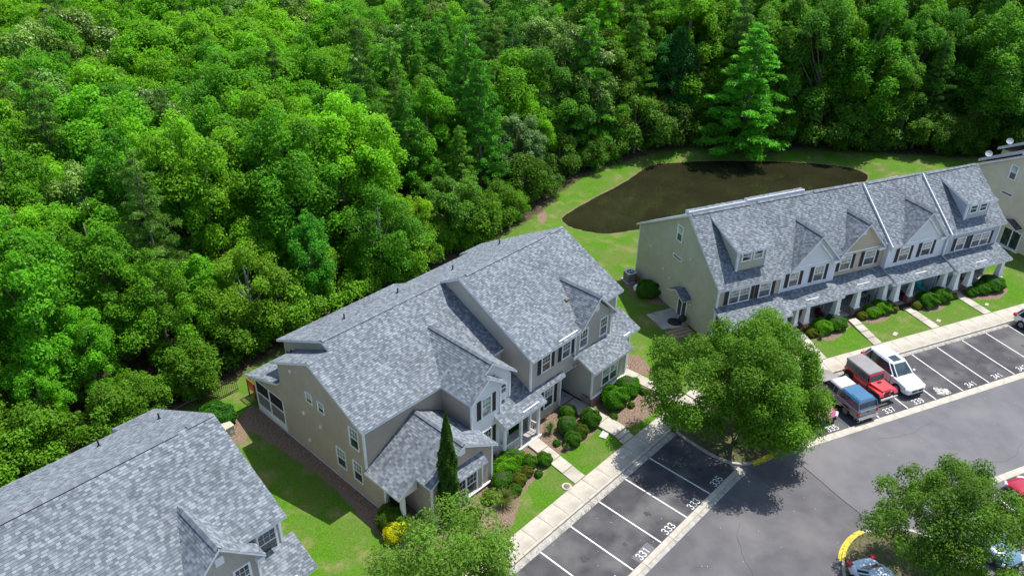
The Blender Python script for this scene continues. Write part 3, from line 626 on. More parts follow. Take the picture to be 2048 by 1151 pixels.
for a, b_ in ((43.30, 44.35), (49.2, 50.05), (55.1, 55.95), (61.1, 61.98)):
    walk(AC, 'garden_path', walk_run(a, b_, 41.6, 38.02, 3 if a > 50 else 4, 0.26 if a < 50 else 0.17, 0.16, -0.55 if a < 50 else -0.1))
# pond edge hose, cover plates
def plate(s, t, ang, w_, l_, label):
    mb = MB(); mb.box(-l_ / 2, l_ / 2, -w_ / 2, w_ / 2, -0.05, 0.0); mb.box(-l_ / 4, l_ / 4, -w_ / 4, w_ / 4, 0.0, 0.015)
    o = obj('utility_cover', mb, M['concrete']); o.location = W(ang, s, t, 0.15); o.rotation_euler = (0, 0, ang + 0.5); o['label'] = label; o['category'] = 'cover'; o['group'] = 'utility covers in the lawns'
plate(51.5, 38.6, AC, 0.3, 0.6, 'concrete utility cover in the lawn left of the third garden path')
plate(56.5, 38.75, AC, 0.3, 0.45, 'small utility cover in the lawn right of the third garden path'); plate(62.6, 39.1, AC, 0.25, 0.5, 'pale utility cover in the lawn at the far right row end')
plate(41.75, 38.7, AC, 0.35, 0.5, 'pale utility cover in the small lawn beside the big street tree')
mb = MB(); mb.tube([(0, 0, -0.05), (0, 0, 0.03)], 0.33, 20); mb.m = 1; mb.tube([(0, 0, 0.03), (0, 0, 0.05)], 0.2, 16)
o = obj('manhole_cover', mb, [M['concrete'], M['bark']]); o.location = W(AA, 30.35, 22.98, 0.13); o['label'] = 'round concrete collar with a dark iron cover where garden path meets pavement'; o['category'] = 'manhole'
mb = MB(); mb.box(-.45, .45, -.25, .25, -.05, .04); o = obj('meter_box', mb, M['foundation']); o.location = W(AA, 36.0, 24.3, 0.14); o.rotation_euler = (0, 0, AA + .3); o['label'] = 'flat brown-grey meter box in the lawn by the path steps'; o['category'] = 'meter box'
# ================================================================== MIDDLE TOWNHOUSE PAIR (frame A)
b = Building('taupe and white townhouse pair with stepped grey roof in the middle', AA, 32.0, 34.0, seed=5)
zf, zb, zp = pond_side_unit(b, 0, 0, 32.3, 'greige')
ws(b, 32.6, [(28.3, 3.3), (42.0, 3.3), (42.0, zb(42) - .17), (34.85, 9.62), (28.3, zf(28.3) - .17)], 'greige', lap=0.115)
k1 = 0.467; f1 = lambda t: 5.9 + k1 * (t - 30.76)
b.roof([(20.6, 30.76, f1(30.76)), (32.58, 30.76, f1(30.76)), (32.58, 36.75, f1(36.75)), (22.3, 36.75, f1(36.75)), (22.3, 35.9, f1(35.9)), (20.6, 35.9, f1(35.9))])
b.roof([(32.58, 42.3, f1(36.75) - .47 * 5.55), (22.3, 42.3, f1(36.75) - .47 * 5.55), (22.3, 36.75, f1(36.75)), (32.58, 36.75, f1(36.75))])
b.roof([(22.58, 40.45, f1(35.9) - .49 * 4.55), (20.6, 40.45, f1(35.9) - .49 * 4.55), (20.6, 35.9, f1(35.9)), (22.58, 35.9, f1(35.9))])
b.ridge((22.35, 36.75, f1(36.75)), (32.45, 36.75, f1(36.75)), 0.45); b.ridge((20.65, 35.9, f1(35.9)), (22.5, 35.9, f1(35.9)), 0.45, dark=False)
ws(b, 20.9, [(29.4, -.1), (40.05, -.1), (40.05, 6.03), (35.9, 8.1), (31.1, 5.86), (31.1, 2.6), (29.4, 2.6)], 'taupe')
ws(b, 22.6, [(35.0, 5.4), (41.9, 5.4), (41.9, 6.05), (36.75, 8.5), (35.0, 7.7)], 'taupe')
wt(b, 31.1, [(20.9, 2.3), (27.1, 2.3), (27.1, f1(31.1) - .17), (20.9, f1(31.1) - .17)], 'taupe')
wt(b, 31.1, [(31.05, 4.4), (32.6, 4.4), (32.6, f1(31.1) - .17), (31.05, f1(31.1) - .17)], 'cream')
wt(b, 40.05, [(20.9, 0), (22.7, 0), (22.7, 5.9), (20.9, 5.9)], 'taupe', 1); wt(b, 41.9, [(22.6, 0), (32.6, 0), (32.6, 6.0), (22.6, 6.0)], 'taupe', 1)
# two-storey white front gable
g = .79
zl = lambda s: 5.87 + g * (s - 26.84); RZ = zl(29.15)
b.roof([(26.84, 28.0, 5.87), (26.84, 31.5, 5.87), (29.15, 34.6, RZ), (29.15, 28.45, RZ), (28.46, 28.45, zl(28.46)), (28.46, 28.0, zl(28.46))])
b.roof([(31.42, 28.45, 5.9), (31.42, 31.2, 5.9), (29.15, 34.6, RZ), (29.15, 28.45, RZ)])
b.roof([(30.05, 28.0, zl(28.46) - g * 1.59), (30.05, 28.8, zl(28.46) - g * 1.59), (28.46, 28.8, zl(28.46)), (28.46, 28.0, zl(28.46))])
b.ridge((29.15, 28.5, RZ + .01), (29.15, 34.4, RZ + .01), .75)
wt(b, 28.3, [(27.1, 0.3), (29.65, 0.3), (29.65, 6.02), (28.46, 6.98), (27.1, 5.9)], 'vwhite')
wt(b, 28.8, [(29.65, 0.3), (31.05, 0.3), (31.05, 5.98), (29.65, 7.1)], 'vwhite'); wt(b, 28.803, [(28.3, 6.4), (29.7, 6.4), (29.7, 7.05), (29.15, 7.5)], 'vwhite')
ws(b, 27.1, [(28.3, 2.5), (31.1, 2.5), (31.1, 5.75), (28.3, 5.75)], 'taupe'); ws(b, 29.65, [(28.3, 0.3), (28.8, 0.3), (28.8, 5.9), (28.3, 5.9)], 'vwhite', 1)
ws(b, 31.05, [(28.8, 0.3), (31.1, 0.3), (31.1, 5.7), (28.8, 5.7)], 'vwhite', 1)
b.window(('t', 28.3, -1), 28.0, 28.78, 4.1, 5.5, glass=('glass_blind', 'glass_green'), shut=.33)
b.window(('t', 28.3, -1), 28.05, 28.8, 1.45, 2.8, shut=.33)
b.window(('t', 28.8, -1), 30.1, 30.7, 4.5, 5.2, grid=False)
b.boxes('front_door', [(30.0, 30.9, 28.7, 28.79, .36, 2.4)], M['white']); ws(b, 32.55, [(28.3, .35), (31, .35), (31, 3.2), (28.3, 3.2)], 'greige')
b.boxes('corner_trim', [(27.03, 27.16, 28.24, 28.37, 2.9, 5.8), (29.59, 29.72, 28.24, 28.36, 3.55, 5.9), (30.99, 31.12, 28.74, 28.86, 3.7, 5.8), (32.52, 32.67, 28.24, 28.36, 3.62, 6.35), (20.84, 20.97, 31.04, 31.17, 2.6, 5.85), (35.85, 35.98, 28.34, 28.46, .4, 3.4), (27.24, 27.37, 26.69, 26.81, .45, 3.4)], M['white'])
# front porch of the first unit
q = lambda t: 3.1 + .45 * (t - 27.2)
b.roof([(29.1, 27.2, q(27.2)), (33.1, 27.2, q(27.2)), (33.1, 27.9, q(27.9)), (35.85, 27.9, q(27.9)), (35.85, 28.3, q(28.3)), (32.6, 28.3, q(28.3)), (32.6, 31.1, q(31.1)), (31.05, 31.1, q(31.1)), (31.05, 28.8, q(28.8)), (29.65, 28.8, q(28.8)), (29.65, 28.3, q(28.3)), (29.1, 28.3, q(28.3))])
b.boxes('porch_floor', [(29.2, 32.75, 27.35, 28.79, -.2, .36)], M['porch']); b.boxes('porch_edge', [(29.15, 32.8, 27.27, 27.35, -.2, .34)], M['white'])
for s_ in (29.3, 30.85, 32.6): b.boxes('porch_post', [(s_ - .09, s_ + .09, 27.41, 27.59, .36, q(27.5) - .16)], M['white'])
b.boxes('porch_post', [(32.42, 32.6, 28.1, 28.28, .36, q(28.2) - .16)], M['white'])
def rail(b, p0, p1, z, h=.85, step=.13, mat='white', name='porch_railing'):
    mb = MB(); p0, p1 = Vector((*p0, z)), Vector((*p1, z)); d = p1 - p0; n = max(2, int(d.length / step)); u = d.normalized(); a = Vector((-u.y, u.x, 0))
    for zz, hh in ((h, .05),): mb.prism([tuple(p0 + a * .03 + Vector((0, 0, zz))), tuple(p1 + a * .03 + Vector((0, 0, zz))), tuple(p1 - a * .03 + Vector((0, 0, zz))), tuple(p0 - a * .03 + Vector((0, 0, zz)))], (0, 0, hh))
    r = b.part(name, mb, M[mat])
    m0 = MB(); m0.prism([tuple(p0 + a * .02 + Vector((0, 0, .1))), tuple(p1 + a * .02 + Vector((0, 0, .1))), tuple(p1 - a * .02 + Vector((0, 0, .1))), tuple(p0 - a * .02 + Vector((0, 0, .1)))], (0, 0, .05)); b.part('bottom_rail', m0, M[mat], parent=r)
    for i in range(1, n):
        c = p0 + d * (i / n); m1 = MB(); m1.box(c.x - .018, c.x + .018, c.y - .018, c.y + .018, z + .15, z + h); b.part('baluster', m1, M[mat], parent=r)
    return r
rail(b, (29.4, 27.5), (30.76, 27.5), .36); rail(b, (29.3, 27.6), (29.3, 28.28), .36); rail(b, (32.6, 27.6), (32.52, 28.1), .36)
# second unit, ground floor left part and upper windows
wt(b, 28.4, [(32.6, .2), (35.95, .2), (35.95, 3.4), (32.6, 3.4)], 'greige')
b.window(('t', 28.4, -1), 34.2, 35.08, 1.1, 2.85, shut=.33, glass=('glass', 'glass_blind'))
b.window(('t', 28.3, -1), 33.68, 34.5, 4.6, 5.8, shut=.32, glass=('glass', 'glass')); b.window(('t', 28.3, -1), 35.8, 36.6, 4.6, 5.8, shut=.32)
# one-storey left bay
kz = .6; LZ = lambda s: 5.05 - kz * abs(s - 24.75)
b.roof([(20.65, 31.1, LZ(20.65)), (20.65, 27.8, LZ(20.65)), (22.0, 27.8, LZ(22.0)), (22.0, 26.45, LZ(22.0)), (24.75, 26.45, 5.05), (24.75, 31.1, 5.05)])
b.roof([(27.6, 26.45, LZ(27.6)), (27.6, 28.3, LZ(27.6)), (27.12, 28.3, LZ(27.12)), (27.12, 31.1, LZ(27.12)), (24.75, 31.1, 5.05), (24.75, 26.45, 5.05)])
b.ridge((24.75, 26.5, 5.06), (24.75, 31.0, 5.06), .57)
wt(b, 26.75, [(22.3, -.1), (27.3, -.1), (27.3, 3.35), (24.75, 4.87), (22.3, 3.4)], 'taupe'); ws(b, 27.3, [(26.75, .3), (28.3, .3), (28.3, 3.35), (26.75, 3.35)], 'taupe', 1)
ws(b, 22.3, [(26.75, -.1), (29.4, -.1), (29.4, 3.35), (26.75, 3.35)], 'taupe'); wt(b, 29.4, [(20.9, -.1), (22.3, -.1), (22.3, 3.3), (20.9, 2.6)], 'taupe')
wt(b, 27.95, [(20.95, 2.35), (22.2, 2.35), (22.2, 3.2), (20.95, 2.5)], 'white' if False else 'vwhite')
b.boxes('porch_post', [(21.0, 21.24, 27.95, 28.19, -.1, 2.55)], M['white']); b.boxes('porch_floor', [(20.95, 22.25, 27.9, 29.35, -.3, .05)], M['porch']); b.boxes('front_door', [(21.15, 22.05, 29.3, 29.38, .05, 2.2)], M['door'])
b.boxes('corner_trim', [(22.23, 22.36, 26.69, 26.81, -.1, 3.3), (20.84, 20.97, 29.34, 29.46, -.1, 2.6)], M['white'])
b.boxes('gable_vent', [(24.5, 25.0, 26.68, 26.75, 4.15, 4.6)], M['white'])
aw = [(23.3, 26.15, 2.9), (26.4, 26.15, 2.9), (26.4, 26.76, 3.38), (23.3, 26.76, 3.38)]; b.roof(aw, th=.1)
b.boxes('brick_base', [(22.28, 27.34, 26.64, 26.78, -.5, .33)], M['brick']); b.boxes('water_table', [(22.25, 27.38, 26.6, 26.76, .33, .40)], M['white'])
b.window(('t', 26.75, -1), 24.13, 25.95, .5, 2.05, double=2); b.boxes('trim_board', [(26.38, 26.5, 26.68, 26.75, .4, 2.9)], M['white'])
# left end wall details
for c0, c1, z0, z1 in ((36.32, 36.9, 4.75, 5.45), (35.05, 35.62, 4.7, 5.4), (31.65, 32.45, 3.85, 5.3), (33.25, 34.1, 1.25, 2.65), (31.6, 32.4, 1.15, 2.6)):
    b.window(('s', 20.9, -1), c0, c1, z0, z1, glass=('glass', 'glass_blind'), fw=.07)
for t_, z_ in ((38.4, 6.3), (37.47, 3.4), (35.6, 3.35), (37.2, 1.25)): b.boxes('wall_vent', [(20.78, 20.9, t_ - .09, t_ + .09, z_ - .1, z_ + .12)], M['white'])
b.boxes('foundation', [(20.82, 20.9, 29.4, 43.6, -.4, .22), (20.9, 26, 43.55, 43.62, -.4, .22)], M['foundation'])
# screened back porch
b.roof([(26.2, 44.35, 2.95), (20.6, 44.35, 2.95), (20.6, 40.05, 4.5), (26.2, 40.05, 4.5)])
ws(b, 20.9, [(40.05, 2.9), (43.6, 2.9), (43.6, 2.98), (40.05, 4.3)], 'taupe')
b.boxes('porch_post', [(20.85, 20.97, t_ - .06, t_ + .06, .2, 2.9) for t_ in (40.1, 41.85, 43.55)] + [(20.86, 20.96, 40.1, 43.55, 1.75, 1.84), (20.86, 20.96, 40.1, 43.55, 2.82, 2.9)], M['white'])
for t_ in (40.16, 41.91):
    b.boxes('screen_panel', [(20.89, 20.91, t_, t_ + 1.62, 1.84, 2.82)], M['screen']); b.boxes('knee_panel', [(20.89, 20.91, t_, t_ + 1.62, .75, 1.75)], M['screen2'])
wl_ = ws(b, 20.9, [(40.05, .2), (43.6, .2), (43.6, .75), (40.05, .75)], 'vwhite'); b.boxes('screen_panel', [(20.97, 26, 43.5, 43.54, .2, 2.9)], M['screen'])
b.boxes('porch_floor', [(20.95, 26, 40.1, 43.5, 0, .25)], M['porch'])
for s_, t_ in ((25.83, 39.21), (30.46, 39.18)): b.pipe(s_, t_, f1(36.75) - .47 * (t_ - 36.75))
b.pipe(35.23, 38.58, zb(38.58)); b.pipe(41.27, 39.61, zb(39.61)); b.pipe(22.05, 40.1, f1(35.9) - .49 * 4.2, .25)
b.boxes('roof_vent', [(38.13, 38.43, 30.0, 30.3, zf(30.15) - .02, zf(30.15) + .12)], M['bark'])
b.boxes('rain_diverter', [(30.95, 32.5, 27.38, 27.46, q(27.42) + .02, q(27.42) + .1)], M['white'])
b.finish()
# ================================================================== LEFT FOREGROUND TOWNHOUSE (same frame)
b = Building('grey shingled townhouse cut off by the lower left corner', AA, 4.0, 33.0, seed=11)
zf, zb, zp = pond_side_unit(b, -29.6, -.95, -14.0, 'greige', extra=True)
for s_, t_ in ((12.61, 39.02), (9.35, 39.62)): b.pipe(s_, t_, zb(t_ + .95))
b.window(('t', 27.35, -1), 4.0, 4.85, 4.6, 5.8, shut=.32); b.boxes('foundation', [(-12, 13.3, 28.3, 41.0, -.4, .1)], M['foundation'])
b.finish()

# ================================================================== RIGHT TOWNHOUSE ROW (frame C) and its twin beyond
def row(label, ds, dt, cols, shingle, seed, near, full=True, endmat='olive', roofdz=0):
    b = Building(label, AC, 50 + ds, 47 + dt, seed=seed, shingle=shingle)
    X = lambda s: s + ds
    T = lambda t: t + dt
    K = .83; tr = 47.85; zr = 9.57; KB = .57
    # unit: s0, s1, wall t, gable?, shift in t, porch eave t
    U = [(36.0, 42.3, 43.1, None, 0, 40.95), (42.3, 48.1, 43.3, (43.1, 48.15), 0, 41.55), (48.1, 53.65, 43.7, (48.5, 53.4), 0, 41.9), (53.65, 60.25, 43.2, (54.7, 59.9), -.28, 41.5), (60.25, 66.9, 43.0, None, -.52, 41.0)]
    z = lambda t, sh: 5.35 + K * (t - 42.75 - sh)
    for i, (s0, s1, tw, gb, sh, pe) in enumerate(U):
        te = tw - .33 if not gb else tw - .33
        te = max(te, 42.75 + sh)
        if i == 0: te = 42.75
        if gb:
            poly = [(s0, te), (gb[0] + .1, te), (gb[0] + .1, tw + .1), (gb[1] - .1, tw + .1), (gb[1] - .1, te), (s1, te), (s1, tr + sh), (s0, tr + sh)]
        else: poly = [(s0, te), (s1, te), (s1, tr + sh), (s0, tr + sh)]
        b.roof([(X(s), T(t), z(t, sh)) for s, t in poly])
        zrr = z(tr + sh, sh)
        b.roof([(X(s1), T(55.24), zrr - KB * (55.24 - tr - sh)), (X(s0), T(55.24), zrr - KB * (55.24 - tr - sh)), (X(s0), T(tr + sh), zrr), (X(s1), T(tr + sh), zrr)])
        b.ridge((X(s0 + .3), T(tr + sh), zrr), (X(s1 - .3), T(tr + sh), zrr), .7)
        mat = cols[i]; wz = z(max(te, tw - .1), sh) - .12; a, c = max(s0, 36.3), min(s1, 66.6)
        wt(b, T(tw), [(X(a), 3.0), (X(c), 3.0), (X(c), wz), (X(a), wz)], mat, vertical=(i in (1, 2, 3)))
        if i > 0 and U[i - 1][2] > tw: ws(b, X(s0), [(T(tw), 3.0), (T(U[i - 1][2]), 3.0), (T(U[i - 1][2]), wz - .02), (T(tw), wz - .02)], mat)
        if i >= 3:        # exposed party parapet with rake board where the ridge line steps
            b.part('rake_board', MB().prism([(X(s0 - .06), T(te), z(te, sh) + .03), (X(s0 - .06), T(tr + sh), zrr + .03), (X(s0 - .06), T(tr + sh), zrr - .5), (X(s0 - .06), T(te), z(te, sh) - .5)], (.1, 0, 0)), M['white_blue'])
        if gb:
            g0, g1 = gb; gc = (g0 + g1) / 2; tf = tw - .38; ze = z(tf, sh) if False else 5.62 + sh * 0; gz_ = ze + 1.06 * (g1 - g0) / 2
            tint = (gz_ - 5.35) / K + 42.75 + sh + .1
            b.roof([(X(g0), T(tf), ze), (X(g0), T(tint), ze), (X(gc), T(tint), gz_), (X(gc), T(tf), gz_)], th=.2)
            b.roof([(X(g1), T(tf), ze), (X(g1), T(tint), ze), (X(gc), T(tint), gz_), (X(gc), T(tf), gz_)], th=.2)
            b.ridge((X(gc), T(tf + .05), gz_ + .01), (X(gc), T(tint - .2), gz_ + .01), 1.0)
            wt(b, T(tw), [(X(g0 + .15), wz - .02), (X(g1 - .15), wz - .02), (X(g1 - .15), ze), (X(gc), gz_ - .25), (X(g0 + .15), ze)], mat, vertical=True)
            b.boxes('gable_trim', [(X(g0 + .2), X(g1 - .2), T(tw - .04), T(tw - .003), 5.5, 5.62)], M['white'])
            b.boxes('roof_return', [(X(g1 - .75), X(g1 - .05), T(tf + .02), T(tw), ze - .28, ze - .05), (X(g0 + .05), X(g0 + .5), T(tf + .02), T(tw), ze - .28, ze - .05)], M['white'])
            if i != 2:
                for sg, gx in ((-1, g0), (1, g1)):   # inner rake frieze
                    b.part('inner_rake_board', MB().prism([(X(gc), T(tw - .16), gz_ - .62), (X(gc), T(tw - .16), gz_ - .78), (X(gx - sg * .75), T(tw - .16), ze - .02 + .05), (X(gx - sg * .75), T(tw - .16), ze + .22)], (0, .12, 0)), M['white'])
            else: b.boxes('gable_vent', [(X(gc - .28), X(gc + .05), T(tw - .06), T(tw), 7.05, 7.6)], M['white'])
        # porch roof
        pz = lambda t: 2.85 + .36 * (t - pe); e0 = s0 if i else 36.0; e1 = s1
        b.roof([(X(e0), T(pe), pz(pe)), (X(e1), T(pe), pz(pe)), (X(e1), T(tw), pz(tw)), (X(e0), T(tw), pz(tw))])
        b.boxes('rain_diverter', [(X((e0 + e1) / 2 - .8), X((e0 + e1) / 2 + .5), T(pe + .45), T(pe + .53), pz(pe + .5) + .01, pz(pe + .5) + .045)], M['white'])
        b.boxes('porch_beam', [(X(max(e0, 36.4)), X(min(e1, 66.5)), T(pe + .3), T(pe + .5), pz(pe) - .42, pz(pe) - .1)], M['white'])
        # ground floor wall, door, windows
        tg = tw + .9; lm = ('lgrey', 'vwhite', 'tan', 'vwhite', 'lgrey')[i]
        wt(b, T(tg), [(X(a), .2), (X(c), .2), (X(c), 3.2), (X(a), 3.2)], lm)
        if i: ws(b, X(s0), [(T(tw - .1), .2), (T(tg), .2), (T(tg), 3.2), (T(tw - .1), 3.2)], lm); ws(b, X(s0 - .16), [(T(tw - .1), .2), (T(tg), .2), (T(tg), 3.2), (T(tw - .1), 3.2)], lm, 1)
        b.boxes('porch_floor', [(X(a), X(c - .02), T(pe + .35), T(tg), -.2, .22)], M['porch'])
        if full:
            dx = s0 + 1.0 if i != 1 else s0 + 1.2
            b.boxes('front_door', [(X(dx), X(dx + .95), T(tg - .06), T(tg - .02), .22, 2.4)], M['door']); b.boxes('door_trim', [(X(dx - .12), X(dx), T(tg - .07), T(tg - .018), .22, 2.5), (X(dx + .95), X(dx + 1.07), T(tg - .07), T(tg - .018), .22, 2.5), (X(dx - .12), X(dx + 1.07), T(tg - .07), T(tg - .018), 2.5, 2.62)], M['white'])
            b.window(('t', T(tg), -1), X(dx + 2.1), X(dx + 3.9), 1.0, 2.3, double=2, grid=False)
    # second-storey windows
    for tw, lst in ((43.1, ((37.35, 39.25, 2, 3.75, 4.9), (40.25, 41.3, 1, 3.72, 4.9))), (43.3, ((43.35, 44.2, 1, 3.88, 5.1), (45.85, 46.8, 1, 3.85, 5.2))), (43.7, ((48.98, 50.0, 1, 4.0, 5.3), (51.55, 52.65, 1, 3.98, 5.3))), (43.2, ((55.0, 56.0, 1, 3.9, 5.15), (57.55, 58.6, 1, 3.92, 5.2))), (43.0, ((61.5, 62.45, 1, 3.8, 4.95), (63.45, 65.45, 2, 3.75, 4.95)))):
        for c0, c1, dn, z0, z1 in lst: b.window(('t', T(tw), -1), X(c0), X(c1), z0, z1, double=dn, shut=.34, glass=('glass', 'glass_blind'))
    # dormers on the end units
    for (a, c, mt, sh) in ((38.1, 40.85, cols[0], 0), (62.2, 65.0, cols[4], -.52)):
        tf = 43.75 + sh * .4; zt0 = 8.02
        dk = (zr - .15 - zt0) / (47.3 - (tf - .35))
        dm = MB()
        b.roof([(X(a - .3), T(tf - .38), zt0), (X(c + .35), T(tf - .38), zt0), (X(c + .35), T(47.9 + sh), zt0 + .31 * (47.9 + sh - tf + .38)), (X(a - .3), T(47.9 + sh), zt0 + .31 * (47.9 + sh - tf + .38))], th=.14)
        wt(b, T(tf), [(X(a), 5.9), (X(c), 5.9), (X(c), 7.95), (X(a), 7.95)], mt, name='dormer_front', lap=.115)
        for sx, sg in ((a, -1), (c, 1)): ws(b, X(sx), [(T(tf), 5.9), (T(47.2), 8.6), (T(47.2), 9.0), (T(tf), 7.97)], mt, sg, name='dormer_cheek')
        b.boxes('dormer_trim', [(X(a - .06), X(a + .1), T(tf - .05), T(tf + .1), 6.15, 7.95), (X(c - .1), X(c + .06), T(tf - .05), T(tf + .1), 6.15, 7.95), (X(a + .1), X(c - .1), T(tf - .045), T(tf), 7.82, 7.94)], M['white'])
        b.window(('t', T(tf), -1), X(a + .42), X(a + 1.2), 7.05, 7.72, grid=False, fw=.1); b.window(('t', T(tf), -1), X(c - 1.22), X(c - .44), 7.05, 7.72, grid=False, fw=.1)
    # low rear dormer roofs showing above the ridge
    for a, c, zz in ((36.4, 41.9, 9.50), (42.1, 48.0, 9.58)):
        b.boxes('rear_dormer_fascia', [(X(a), X(c), T(48.42), T(48.5), zz - .35, zz)], M['white_blue'])
        b.roof([(X(a), T(48.5), zz), (X(c), T(48.5), zz), (X(c), T(48.95), zz - .06), (X(a), T(48.95), zz - .06)], th=.3)
    if not full:
        for a, dz, te in ((40.0, .55, 55.7), (44.6, 1.5, 57.2)):
            b.roof([(X(66), T(te), zr + dz - KB * (te - tr)), (X(a), T(te), zr + dz - KB * (te - tr)), (X(a), T(tr), zr + dz), (X(66), T(tr), zr + dz)], th=.3)
            b.boxes('rear_wing_wall', [(X(a + .3), X(65), T(50.0), T(te - .4), 0, zr + dz - KB * (te - tr) - .1)], M['beige'])
    # end walls
    for sx, sg, sh in ((36.3, -1, 0), (66.6, 1, -.52)):
        em = endmat if sg < 0 else cols[4]
        ws(b, X(sx), [(T(43.1 if sg < 0 else 43.0), -.1), (T(55.0), -.1), (T(55.0), 5.3), (T(tr + sh), zr - .17), (T(43.1 if sg < 0 else 43.0), 5.32)], em, sg)
    wt(b, T(55.0), [(X(36.3), 0), (X(66.6), 0), (X(66.6), 5.3), (X(36.3), 5.3)], endmat, 1)
    b.window(('s', X(36.3), -1), T(48.72), T(49.38), 6.65, 7.95, grid=False, glass=('glass', 'glass_green')); b.window(('s', X(36.3), -1), T(48.4), T(49.55), 5.0, 5.2, grid=False, fw=.07)
    for t_, z_ in ((52.9, 4.2), (50.7, 3.1), (47.1, 5.9), (49.6, 2.7), (50.9, .9), (46.3, 2.0)): b.boxes('wall_vent', [(X(36.18), X(36.3), T(t_ - .08), T(t_ + .08), z_ - .08, z_ + .1)], M['white_blue'])
    wd = 0 if full else .7
    b.boxes('side_door_frame', [(X(36.22), X(36.3), T(46.72 - wd), T(46.84 - wd), .2, 2.1), (X(36.22), X(36.3), T(47.95), T(48.07), .2, 2.1), (X(36.225), X(36.3), T(46.84 - wd), T(47.95), 1.98, 2.1), (X(36.22), X(36.3), T(47.35 - wd / 2), T(47.45 - wd / 2), .2, 1.98)], M['white'])
    b.boxes('side_door_glass', [(X(36.26), X(36.3), T(46.84 - wd), T(47.95), .2, 1.98)], M['glass'])
    b.boxes('door_step', [(X(35.9), X(36.28), T(46.5 - wd), T(48.1), -.1, .12)], M['white'])
    # little gabled hood over the side door: ridge at right angles to the wall
    hz = 3.05; b.roof([(X(35.35), T(48.55), hz - .55), (X(36.3), T(48.55), hz - .55), (X(36.3), T(47.4), hz), (X(35.35), T(47.4), hz)], th=.09); b.roof([(X(35.35), T(46.25), hz - .55), (X(36.3), T(46.25), hz - .55), (X(36.3), T(47.4), hz), (X(35.35), T(47.4), hz)], th=.09)
    ws(b, X(35.5), [(T(46.5), hz - .62), (T(48.3), hz - .62), (T(47.4), hz - .12)], endmat)
    b.boxes('hood_bracket', [(X(35.5), X(36.3), T(46.55), T(46.63), hz - .75, hz - .62), (X(35.5), X(36.3), T(48.17), T(48.25), hz - .75, hz - .62)], M['white'])
    b.boxes('corner_trim', [(X(36.24), X(36.37), T(43.04), T(43.17), .1, 5.3), (X(36.24), X(36.37), T(54.93), T(55.06), 0, 5.25), (X(42.24), X(42.36), T(43.04), T(43.3), 3.4, 5.35), (X(53.6), X(53.72), T(43.14), T(43.26), 3.6, 5.7), (X(60.19), X(60.31), T(42.94), T(43.06), 3.5, 5.4), (X(66.53), X(66.66), T(42.94), T(43.06), .1, 5.3)], M['white'])
    # tapered columns on brick piers
    for s_, t_, big in ((37.0, 41.4, 1), (40.2, 41.4, 0), (41.9, 41.4, 0), (43.6, 42.0, 0), (44.65, 42.0, 1), (47.85, 42.0, 1), (48.35, 42.35, 0), (50.3, 42.3, 1), (53.35, 42.35, 1), (54.3, 41.9, 1), (56.1, 41.95, 0), (59.85, 41.95, 1), (60.7, 41.4, 1), (62.4, 41.4, 1), (66.2, 41.4, 1)):
        mb = MB(); wv = .27 if big else .2; mb.tapbox(X(s_), T(t_), 1.0, 2.6, wv, wv * .62); mb.tapbox(X(s_), T(t_), .93, 1.0, wv + .06, wv + .06); c_ = b.part('column', mb, M['white'])
        mb = MB(); mb.tapbox(X(s_), T(t_), -.1, .93, wv + .03, wv + .03); b.part('brick_pier', mb, M['brick'], parent=c_)
    b.finish(near)
    return b
row('long grey-roofed townhouse row with olive end wall and two boxy dormers', 0, 0, ['olive', 'lgrey', 'tan', 'lgrey', 'bgrey'], 'shingle', 21, 300)
rb = row('beige townhouse row with brown roof at the right edge of the photograph', 37.4, -.9, ['beige'] * 5, 'shingle_brown', 31, 0, full=False, endmat='beige')
# ================================================================== VEGETATION
def leaf_obj_mesh(name, P, Nn, size, aspect, rng, mat, shade=None):
    n = len(P); rnd = rng.normal(size=(n, 3)); T = np.cross(Nn, rnd); T /= np.linalg.norm(T, axis=1)[:, None] + 1e-9; B = np.cross(Nn, T)
    sz = size * (0.65 + 0.7 * rng.random(n))[:, None]
    V = np.empty((n, 4, 3)); V[:, 0] = P - T * sz; V[:, 1] = P - B * sz * aspect + T * sz * .1; V[:, 2] = P + T * sz; V[:, 3] = P + B * sz * aspect + T * sz * .1
    V[:, (0, 2)] -= (Nn * sz * 0.18)[:, None, :]
    me = bpy.data.meshes.new(name); fast_mesh(me, V.reshape(-1, 3), np.arange(n * 4).reshape(n, 4))
    sh = rng.random(n) if shade is None else shade
    a = me.attributes.new('shade', 'FLOAT', 'POINT'); a.data.foreach_set('value', np.repeat(sh, 4).astype(np.float32)); me.materials.append(mat); return me
def unit(v): return v / (np.linalg.norm(v, axis=-1, keepdims=True) + 1e-9)
def blobs_to_leaves(C, Rb, n, rng, up=0.5, rand=0.46, squash=1.12, cshade=None):
    w = Rb ** 2; idx = rng.choice(len(C), n, p=w / w.sum()); d = unit(rng.normal(size=(n, 3))); d[:, 2] = np.where(d[:, 2] < -0.35, -d[:, 2], d[:, 2]); d = unit(d)
    r = Rb[idx] * (0.45 + 0.62 * rng.random(n) ** 0.8 + 0.25 * (rng.random(n) > .85) * rng.random(n)); off = d * r[:, None]; off[:, 2] *= squash
    P = C[idx] + off; Nn = unit(d * 0.6 + np.array([0, 0, up]) + rng.normal(size=(n, 3)) * rand)
    cs = rng.random(len(C)) if cshade is None else cshade
    sh = np.clip(0.55 * cs[idx] + 0.45 * rng.random(n), 0, 1); return P, Nn, sh
